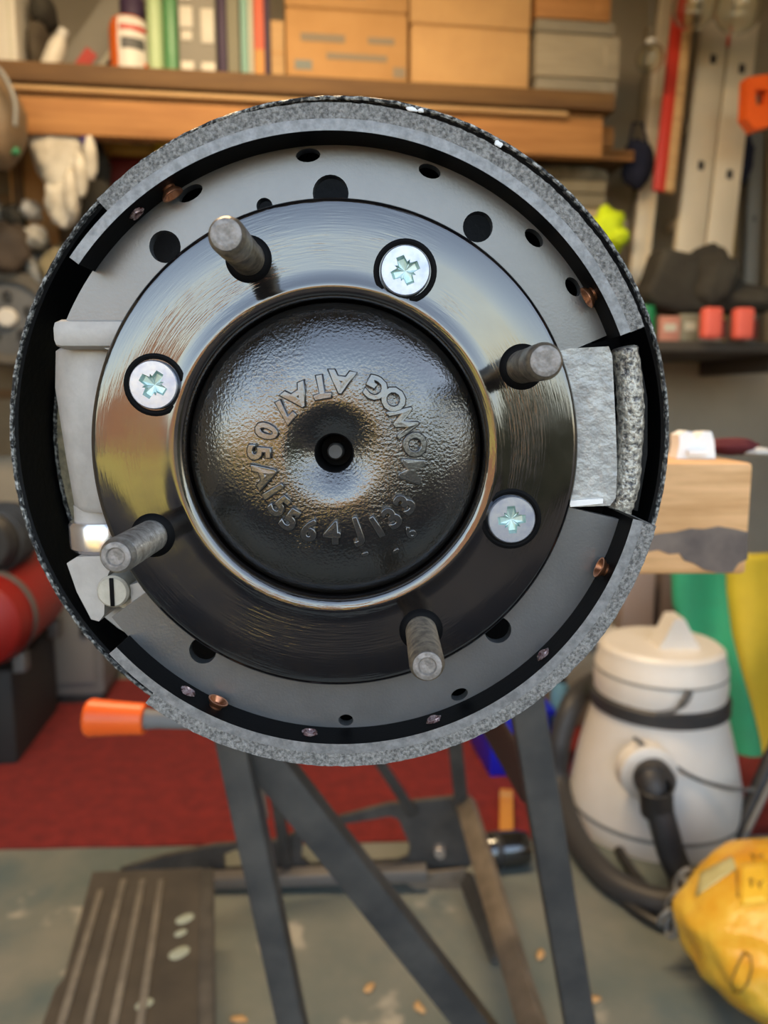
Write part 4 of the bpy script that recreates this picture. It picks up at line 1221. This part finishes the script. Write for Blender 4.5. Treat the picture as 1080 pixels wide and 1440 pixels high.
# ------------------------------------------------------------------ timber beam on the jaws
zb0, zb1 = WT, P(980, 651, 0.44).z
xr = P(1055, 730, 0.44).x
t = tag(empty('timber_beam', (xr - 0.16, 0.44, zb0)), 'sawn timber block with a dark oil stain, jutting out right behind the hub', 'timber')
BH = zb1 - zb0
box('beam', (0.32, 0.09, BH), (0.0, 0.045, BH / 2), TIMBER, t, 0.0025)
xs = P(935, 760, 0.44).x - (xr - 0.16)
def bl(pts):
    return [(P(u, v, 0.44).x - (xr - 0.16), P(u, v, 0.44).z - zb0) for u, v in pts]
plate('oil_stain', bl([(890, 750), (912, 753), (930, 750), (950, 748), (970, 743), (990, 744), (1010, 740), (1034, 744), (1051, 748), (1050, 768), (1051, 786), (1038, 792), (1030, 804), (1010, 806), (990, 801), (975, 792), (962, 788), (955, 778), (940, 779), (925, 773), (905, 777), (890, 775)]), [], -0.0006, 0.002, STAIN, t)
t = tag(empty('white_plastic_clip', P(978, 650, 0.47)), 'small bright white plastic clip on top of the timber block', 'clip')
t.location.z = zb1 + 0.0003
k = 0.47 / 1080
plate('clip_body', [(x * k, z * k) for x, z in ((-27, 0), (-24, 18), (-25, 33), (-14, 39), (-6, 37), (-2, 28), (3, 30), (8, 37), (20, 38), (25, 24), (28, 0))], [], 0, 0.014, mat('bright_white', (0.9, 0.9, 0.87), 0.5), t)
box('clip_ridge', (0.012, 0.004, 0.004), (0.0, -0.0015, 0.004), mat('bright_white', (0.9, 0.9, 0.87), 0.5), t, 0.001)
t = tag(empty('maroon_cloth', P(1030, 650, 0.51)), 'flat scrap of maroon cloth on the timber block end', 'cloth')
t.location.z = zb1
lump('cloth_scrap', (0.034, 0.03, 0.012), mat('maroon', (0.10, 0.012, 0.015), 0.9), t, (-0.002, 0.0, 0.0055), amp=0.2, seed=50, flat=0.1)
lump('cloth_edge', (0.02, 0.02, 0.006), PALEG, t, (0.012, -0.006, 0.0025), amp=0.2, seed=51, flat=0.1)

# orange crank handle of the bench, lower left of the hub
t = empty('crank_handle', P(163, 1010, 0.52), 0, wb)
t['label'] = 'orange crank grip on a dark grey shaft'
k = 0.52 / 1080 * 1.03
lathe('crank_grip', [(0, -42 * k), (24 * k, -41 * k), (27 * k, -36 * k), (24 * k, 0), (22 * k, 40 * k), (20 * k, 42 * k), (0, 42 * k)], ORANGE, t, 28, rot=(0, PI / 2 + 0.03, 0))
lathe('crank_shaft', [(15 * k, 41 * k), (13 * k, 60 * k), (13 * k, 260 * k), (0, 260 * k)], mat('grey_rubber', (0.14, 0.14, 0.14), 0.6), t, 24, rot=(0, PI / 2 + 0.03, 0))
q_ = P(395, 1010, 0.52) - P(163, 1010, 0.52)
box('crank_bracket', (0.02, 0.07, 0.03), (q_.x, 0.03, q_.z), FRAME, t, 0.003)

# ------------------------------------------------------------------ vacuum cleaner
VY = 1.58
vb_ = P(920, 1190, VY); 
t = tag(empty('drum_vacuum', (P(920, 1100, VY).x, VY, 0)), 'cream drum vacuum cleaner with dark band and black hose', 'vacuum')
S = VY * 1.03 / 1080
def vz(v): return P(920, v, VY).z
def vr(px, v):
    d = ray(920, v); q_ = d * (VY / d.y)
    return px * (q_.y * math.cos(PITCH) - q_.z * math.sin(PITCH)) / FPX
zlow = vz(1205) 
lathe('drum', [(0, zlow), (vr(100, 1190), zlow), (vr(116, 1175), vz(1182)), (vr(119, 1150), vz(1150)), (vr(117, 1110), vz(1110)), (vr(105, 1050), vz(1050)), (vr(92, 1000), vz(1000)), (vr(90, 975), vz(975)), (0, vz(975))], WHITEP, t, 56)
lathe('drum_seam', [(vr(117.4, 1122), vz(1126)), (vr(118.8, 1122), vz(1123)), (vr(117.4, 1122), vz(1120))], MGREY, t, 56, cap=False)
lathe('clamp_band', [(vr(90, 985), vz(990)), (vr(94, 985), vz(988)), (vr(94, 975), vz(972)), (vr(88, 970), vz(968))], HOSE, t, 56, cap=False)
lathe('motor_head', [(vr(88, 972), vz(972)), (vr(90, 960), vz(955)), (vr(89, 930), vz(930)), (vr(87, 926), vz(926)), (vr(84, 905), vz(908)), (vr(78, 900), vz(903)), (0, vz(902))], WHITEP, t, 56, cap=False)
lathe('head_seam', [(vr(89, 938), vz(940)), (vr(90.5, 938), vz(938)), (vr(89, 938), vz(936))], MGREY, t, 56, cap=False)
rr = vr(90, 985)
plate('carry_handle', [((u - 920) * S, P(920, v, VY).z) for u, v in ((903, 906), (914, 884), (924, 862), (938, 862), (950, 884), (964, 906))], [], -0.05, 0.01, WHITEP, t)
# inlet
iz = P(915, 1085, VY - vr(104, 1085)).z
lathe('inlet_ring', [(0.0, 0.02), (0.058, 0.02), (0.056, -0.012), (0.045, -0.018), (0.0, -0.018)], WHITEP, t, 36, 'Y', loc=(P(910, 1085, VY - vr(104, 1085)).x - t.location.x, -vr(104, 1085) - 0.002, iz))
lathe('inlet_elbow', [(0.0, -0.05), (0.026, -0.048), (0.037, -0.03), (0.038, 0.0), (0.038, 0.01)], HOSE, t, 30, 'Y', loc=(P(912, 1085, VY - vr(104, 1085)).x - t.location.x, -vr(104, 1085) - 0.018, iz))
# power cord and switch
tube('power_cord', smooth_path([((v_[0] - 920) * S, -vr(98, v_[1]) - 0.012, vz(v_[1])) for v_ in ((850, 992), (890, 1018), (930, 1042), (975, 1056), (1010, 1058))], 6), 0.004, DGREY, t, 8)
tube('grip_strap', smooth_path([((u - 920) * S, -vr(92, v_) * y_, vz(v_)) for u, v_, y_ in ((882, 968, 0.98), (905, 962, 1.03), (918, 948, 1.06), (924, 936, 1.04))], 5), [0.004] * 8 + [0.007] * 8, DGREY, t, 8)
box('sticker', (0.055, 0.002, 0.05), (-0.075, -0.158, vz(1140)), PBLUE if False else mat('pale_sticker', (0.55, 0.66, 0.66), 0.5), t, 0.0, rot=(R_(-8), 0, R_(-26)))
for k in range(3):
    a = R_(-90 + 120 * k + 35)
    lathe('castor', [(0, 0), (0.03, 0), (0.034, 0.02), (0.02, 0.05), (0, 0.05)], BLACKP, t, 20, loc=(0.12 * math.cos(a), 0.12 * math.sin(a), 0))
box('chassis', (0.24, 0.24, 0.03), (0, 0, zlow - 0.012), BLACKP, t, 0.012)
# hose (own thing, pushed into the inlet)
th = tag(empty('vacuum_hose', (0, 0, 0)), 'black corrugated hose curling round the cream vacuum drum', 'hose')
hp_ = [P(914, 1087, 1.345), P(919, 1108, 1.325), P(930, 1150, 1.315), P(944, 1200, 1.31), P(960, 1240, 1.29)]
hp_ += [FP(955, 1268, 0.03), FP(905, 1262, 0.025), FP(850, 1230, 0.025), FP(806, 1170, 0.03), P(785, 1100, 1.60), P(788, 1040, 1.62), P(808, 985, 1.66), P(835, 960, 1.80)]
sp = smooth_path(hp_, 14)
bm = bmesh.new(); add_tube(bm, sp, [0.024 + 0.002 * (i % 2) for i in range(len(sp))], 14)
finish(bm, 'hose_tube', HOSE, th, angle=80)
p = sp[0]
lathe('hose_cuff', [(0.0265, -0.03), (0.030, -0.028), (0.030, 0.03), (0.0265, 0.032)], BLACKP, th, 24, loc=sp[20], rot=(R_(14), R_(-10), 0), cap=False)
th = tag(empty('coiled_cable', (0, 0, 0)), 'loose black cable loop on the floor below the hose', 'cable')
lp = [FP(870, 1196, 0.012), FP(900, 1240, 0.012), FP(950, 1290, 0.012), FP(930, 1300, 0.012), FP(880, 1268, 0.012), FP(830, 1215, 0.012)]
tube('cable_loop', smooth_path(lp, 8), 0.010, BLACKP, th, 10)
lathe('cable_plug', [(0, 0), (0.014, 0), (0.016, 0.02), (0.010, 0.035), (0, 0.035)], BLACKP, th, 16, loc=lp[-1] + Vector((0, 0, 0.0)))
# chain in front of the bag
th = tag(empty('steel_chain', FP(945, 1300)), 'short grey steel chain hanging on the yellow bag side', 'chain')
o0 = th.location.copy()
cp = [P(962, 1232, 1.16), P(957, 1247, 1.15), P(951, 1262, 1.14), P(946, 1277, 1.13), P(937, 1290, 1.12), P(944, 1302, 1.11)]
for i, p in enumerate(cp):
    bm = bmesh.new()
    ring = [Vector((0.011 * math.cos(a), 0, 0.016 * math.sin(a))) for a in [2 * PI * j / 16 for j in range(17)]]
    add_tube(bm, ring, 0.0042, 8, False)
    o = finish(bm, 'chain_link', MGREY, th, p - o0, (R_(20), R_(15), R_(90 * (i % 2) + 20)))
# dark wand leaning right behind
t = tag(empty('vacuum_wand', FP(1035, 1215)), 'black vacuum wand leaning at the right edge beside the green sheet', 'wand')
o0 = t.location.copy()
a, b = P(1030, 1195, 1.44) - o0, P(1088, 1060, 1.52) - o0
tube('wand_tube', [Vector((a.x - 0.02, a.y, 0.012 - o0.z)), a, b, b + (b - a) * 0.8], 0.017, BLACKP, t, 14)
tube('wand_highlight_strip', [a + Vector((0.012, -0.016, 0.03)), b + Vector((0.012, -0.016, 0))], 0.006, MGREY, t, 8)

# ------------------------------------------------------------------ yellow bag bottom right
BY = 1.06
bc = P(1142, 1335, BY)
t = tag(empty('yellow_bag', (bc.x, bc.y, 0)), 'bulging yellow printed plastic bag at the bottom right corner', 'bag')
bh = P(1080, 1196, BY - 0.05).z - 0.06
bw = (bc.x - P(960, 1335, BY).x) * 2
lump('bag_body', (bw, bw * 0.95, bh), BAG, t, (0, 0, bh / 2), amp=0.07, freq=2.2, seed=60, sub=5, flat=0.08)
from mathutils.bvhtree import BVHTree
bgb = t.children[0]
bvh = BVHTree.FromPolygons([v.co + Vector(bgb.location) for v in bgb.data.vertices], [p.vertices for p in bgb.data.polygons])
camp = Vector((0, 0, H)) - Vector(t.location)
def onbag(u, v, off=0.0015):
    d = ray(u, v).normalized()
    h_ = bvh.ray_cast(camp, d)
    return (h_[0] + h_[1] * off) if h_[0] is not None else None
def bagpatch(name, quad, m, n=6, off=0.0015):
    a, b, c, d = [Vector((*q_, 0)) for q_ in quad]
    bm = bmesh.new(); rows = []
    for i in range(n + 1):
        row = []
        for j in range(n + 1):
            q_ = a.lerp(b, i / n).lerp(d.lerp(c, i / n), j / n)
            h_ = onbag(q_.x, q_.y, off)
            if h_ is None:
                bm.free(); return None
            row.append(bm.verts.new(h_))
        rows.append(row)
    for i in range(n):
        for j in range(n):
            bm.faces.new((rows[i][j], rows[i + 1][j], rows[i + 1][j + 1], rows[i][j + 1]))
    o = finish(bm, name, m, t, angle=80)
    sd = o.modifiers.new('thick', 'SOLIDIFY'); sd.thickness = 0.001
    return o
bagpatch('bright_print_panel', [(1042, 1215), (1079, 1210), (1079, 1270), (1042, 1274)], BAGT)
bagpatch('bright_print_panel', [(1010, 1345), (1079, 1310), (1079, 1432), (1030, 1432)], BAGT)
bagpatch('clear_neck_panel', [(985, 1228), (1030, 1205), (1036, 1222), (978, 1262)], BAGC)
def inkline(pts, r=0.0016):
    q_ = [onbag(u, v, 0.0022) for u, v in pts]
    if any(x is None for x in q_):
        return
    bm = bmesh.new(); add_tube(bm, q_, r, 6)
    finish(bm, 'printed_line', INK, t)
inkline([(982, 1372), (1002, 1358), (1030, 1340), (1055, 1325), (1078, 1310)], 0.0022)
inkline([(1044, 1345), (1036, 1362), (1030, 1380), (1033, 1394), (1043, 1394), (1053, 1380), (1058, 1362), (1056, 1345), (1047, 1340), (1044, 1345)])
for pts in ([(1054, 1239), (1060, 1238)], [(1057, 1239), (1057, 1248)], [(1065, 1241), (1069, 1246), (1073, 1240)], [(1069, 1246), (1069, 1251)],
            [(1056, 1203), (1063, 1205)], [(1060, 1204), (1060, 1212)], [(1067, 1206), (1073, 1204)], [(976, 1322), (984, 1335), (988, 1350)], [(1036, 1224), (1038, 1262)]):
    inkline(pts)

# ------------------------------------------------------------------ green and yellow sheet
t = tag(empty('striped_sheet', FP(1062, 1150)), 'green and yellow sheet hanging behind the vacuum at the right', 'sheet')
t.location = FP(1068, 1120)
o0 = t.location.copy()
def lerp_path(pts, s):
    k = s * (len(pts) - 1); i = min(int(k), len(pts) - 2); f_ = k - i
    return (pts[i][0] + (pts[i + 1][0] - pts[i][0]) * f_, pts[i][1] + (pts[i + 1][1] - pts[i][1]) * f_)
LEFT = [(944, 800), (946, 850), (968, 905), (990, 950), (1012, 1010), (1030, 1070), (1064, 1112)]
MIDL = [(1020, 780), (1022, 830), (1030, 890), (1042, 940), (1056, 990), (1068, 1040), (1076, 1095)]
RGT = [(1150, 775), (1150, 830), (1150, 885), (1150, 940), (1150, 990), (1150, 1040), (1150, 1090)]
def sheet(name, A, B, m):
    bm = bmesh.new(); rows = []
    for i in range(25):
        a, b = lerp_path(A, i / 24), lerp_path(B, i / 24)
        row = []
        for j in range(9):
            u, v = a[0] + (b[0] - a[0]) * j / 8, a[1] + (b[1] - a[1]) * j / 8
            Y = 1.92 - 0.06 * i / 24 + 0.018 * math.sin(u * 0.07) + 0.01 * math.sin(v * 0.03 + u * 0.02)
            row.append(bm.verts.new(P(u, v, Y) - o0))
        rows.append(row)
    for i in range(24):
        for j in range(8):
            bm.faces.new((rows[i][j], rows[i + 1][j], rows[i + 1][j + 1], rows[i][j + 1]))
    o = finish(bm, name, m, t, angle=80)
    sd = o.modifiers.new('thick', 'SOLIDIFY'); sd.thickness = 0.004
sheet('green_panel', LEFT, MIDL, GREENC)
sheet('yellow_panel', MIDL, RGT, YELLC)

# things behind the vacuum
t = tag(empty('grey_tub', (P(905, 900, 2.3).x, 2.3, 0)), 'grey stand with pinkish column between timber block and vacuum', 'stand')
hh = P(905, 806, 2.3).z
box('column', (0.10, 0.08, hh), (-0.02, 0.04, hh / 2), mat('pinkish_grey', (0.34, 0.27, 0.24), 0.8), t, 0.01)
box('column', (0.05, 0.08, hh), (0.08, 0.05, hh / 2), mat('brownish_grey', (0.16, 0.12, 0.10), 0.8), t, 0.01)
box('stand_base', (0.24, 0.16, 0.03), (0, 0.05, 0.015), MGREY, t, 0.006)
b, w, h = rrect(760, 898, 880, 990, 1.95)
t = thing('storage_box', 'low beige grey storage box behind the vacuum head', 'box', (b.x, b.y, 0))
tp = b.z + h
box('box_body', (w, 0.25, tp - 0.02), (0, 0.125, (tp - 0.02) / 2), mat('beige_grey', (0.26, 0.24, 0.19), 0.7), t, 0.008)
box('box_lid', (w + 0.02, 0.27, 0.02), (0, 0.125, tp - 0.01), PALEG, t, 0.006)
b, w, h = rrect(690, 960, 776, 1055, 1.70)
t = thing('blue_crate', 'bright blue plastic crate behind the workbench leg', 'crate', (b.x, b.y, 0))
tp = b.z + h * 0.6
z0 = 0.0
box('crate_body', (w, 0.2, tp), (0, 0.1, tp / 2), BLUE, t, 0.008)
box('crate_rim', (w + 0.016, 0.216, 0.02), (0, 0.1, tp - 0.01), BLUE, t, 0.006)
b, w, h = rrect(782, 965, 806, 1030, 1.72)
t = thing('pale_blue_canister', 'pale blue canister between blue crate and vacuum', 'canister', (b.x, b.y, 0))
tp = b.z + h
lathe('canister_body', [(0, 0), (w * 0.5, 0), (w * 0.55, 0.01), (w * 0.55, tp * 0.9), (w * 0.3, tp), (0, tp)], PBLUE, t, 24, loc=(0, 0.03, 0))
lathe('canister_cap', [(w * 0.28, tp - 0.002), (w * 0.28, tp + 0.02), (0, tp + 0.02)], BLACKP, t, 16, loc=(0, 0.03, 0))
# wooden peg and bright steel cylinder on the floor
p0 = FP(712, 1180, 0.012)
t = tag(empty('wooden_peg', p0), 'short orange wooden stick lying on the carpet by the workbench leg', 'stick')
q0 = FP(712, 1118, 0.012) - p0
d_ = q0.normalized()
bm = bmesh.new(); add_box(bm, (0.030, q0.length, 0.016), (0, q0.length / 2, 0.008), 0.003)
finish(bm, 'stick_body', mat('orange_stick', (0.50, 0.22, 0.04), 0.6), t, rot=(0, 0, math.atan2(-d_.x, d_.y)))
bm = bmesh.new(); add_box(bm, (0.0305, 0.02, 0.0165), (0, q0.length * 0.85, 0.008), 0.003)
finish(bm, 'stick_band', WOODP, t, rot=(0, 0, math.atan2(-d_.x, d_.y)))
p0 = FP(710, 1230, 0.0)
t = tag(empty('chrome_canister', p0), 'shiny dark steel cylinder lying on the floor behind the workbench legs', 'cylinder')
r = 0.034
lathe('cylinder_body', [(0, -0.055), (r * 0.9, -0.055), (r, -0.05), (r, 0.03), (r * 0.85, 0.05), (0, 0.052)], mat('dark_chrome', (0.10, 0.105, 0.11), 0.15, metal=0.9), t, 36, rot=(0, PI / 2, R_(8)), loc=(0, 0.03, r))
lathe('cylinder_band', [(r, -0.02), (r * 1.03, -0.018), (r * 1.03, -0.008), (r, -0.006)], BLACKP, t, 36, rot=(0, PI / 2, R_(8)), loc=(0, 0.03, r), cap=False)
# wood chips on the floor
for i, (u, v) in enumerate(((335, 1436), (520, 1392), (590, 1420), (835, 1408), (760, 1345))):
    p = FP(u, v)
    o = lump('wood_chip', (0.026, 0.014, 0.006), WOODP, None, (p.x, p.y, 0.003), (0, 0, i * 1.1), amp=0.4, seed=70 + i, sub=2, flat=0.1)
    tag(o, ('tan wood chip on the concrete by the leftmost workbench leg', 'tan wood chip on the concrete between the diagonal legs', 'tan wood chip near the diagonal leg foot', 'tan wood chip on the concrete right of the workbench', 'pale wood chip right of the worn tan leg')[i], 'wood chip', 'wood chips on the floor')

# ------------------------------------------------------------------ unseen ceiling lamp, added to warm the shelf and back wall
lf = thing('added_ceiling_lamp', 'warm batten lamp added out of view on the garage ceiling', 'lamp', rloc(-0.1, 1.25, CEIL_Z - 0.075))
box('lamp_housing', (1.2, 0.07, 0.045), (0, 0, 0.0525), WHITEP, lf, 0.006)
bm = bmesh.new(); add_tube(bm, [(-0.56, 0, 0.012), (0.56, 0, 0.012)], 0.013, 14)
finish(bm, 'lamp_tube', mat('lit_tube', (1.0, 0.80, 0.52), 0.4, emit=3.0), lf)
for s in (-1, 1):
    box('tube_holder', (0.02, 0.03, 0.045), (s * 0.57, 0, 0.018), WHITEP, lf, 0.003)
ld = bpy.data.lights.new('added_lamp_light', 'AREA')
ld.shape = 'RECTANGLE'; ld.size = 1.1; ld.size_y = 0.05; ld.energy = 36; ld.color = (1.0, 0.72, 0.42)
lo = bpy.data.objects.new('added_lamp_light', ld); C.objects.link(lo); lo.parent = lf; lo.location = (0, 0, -0.004)
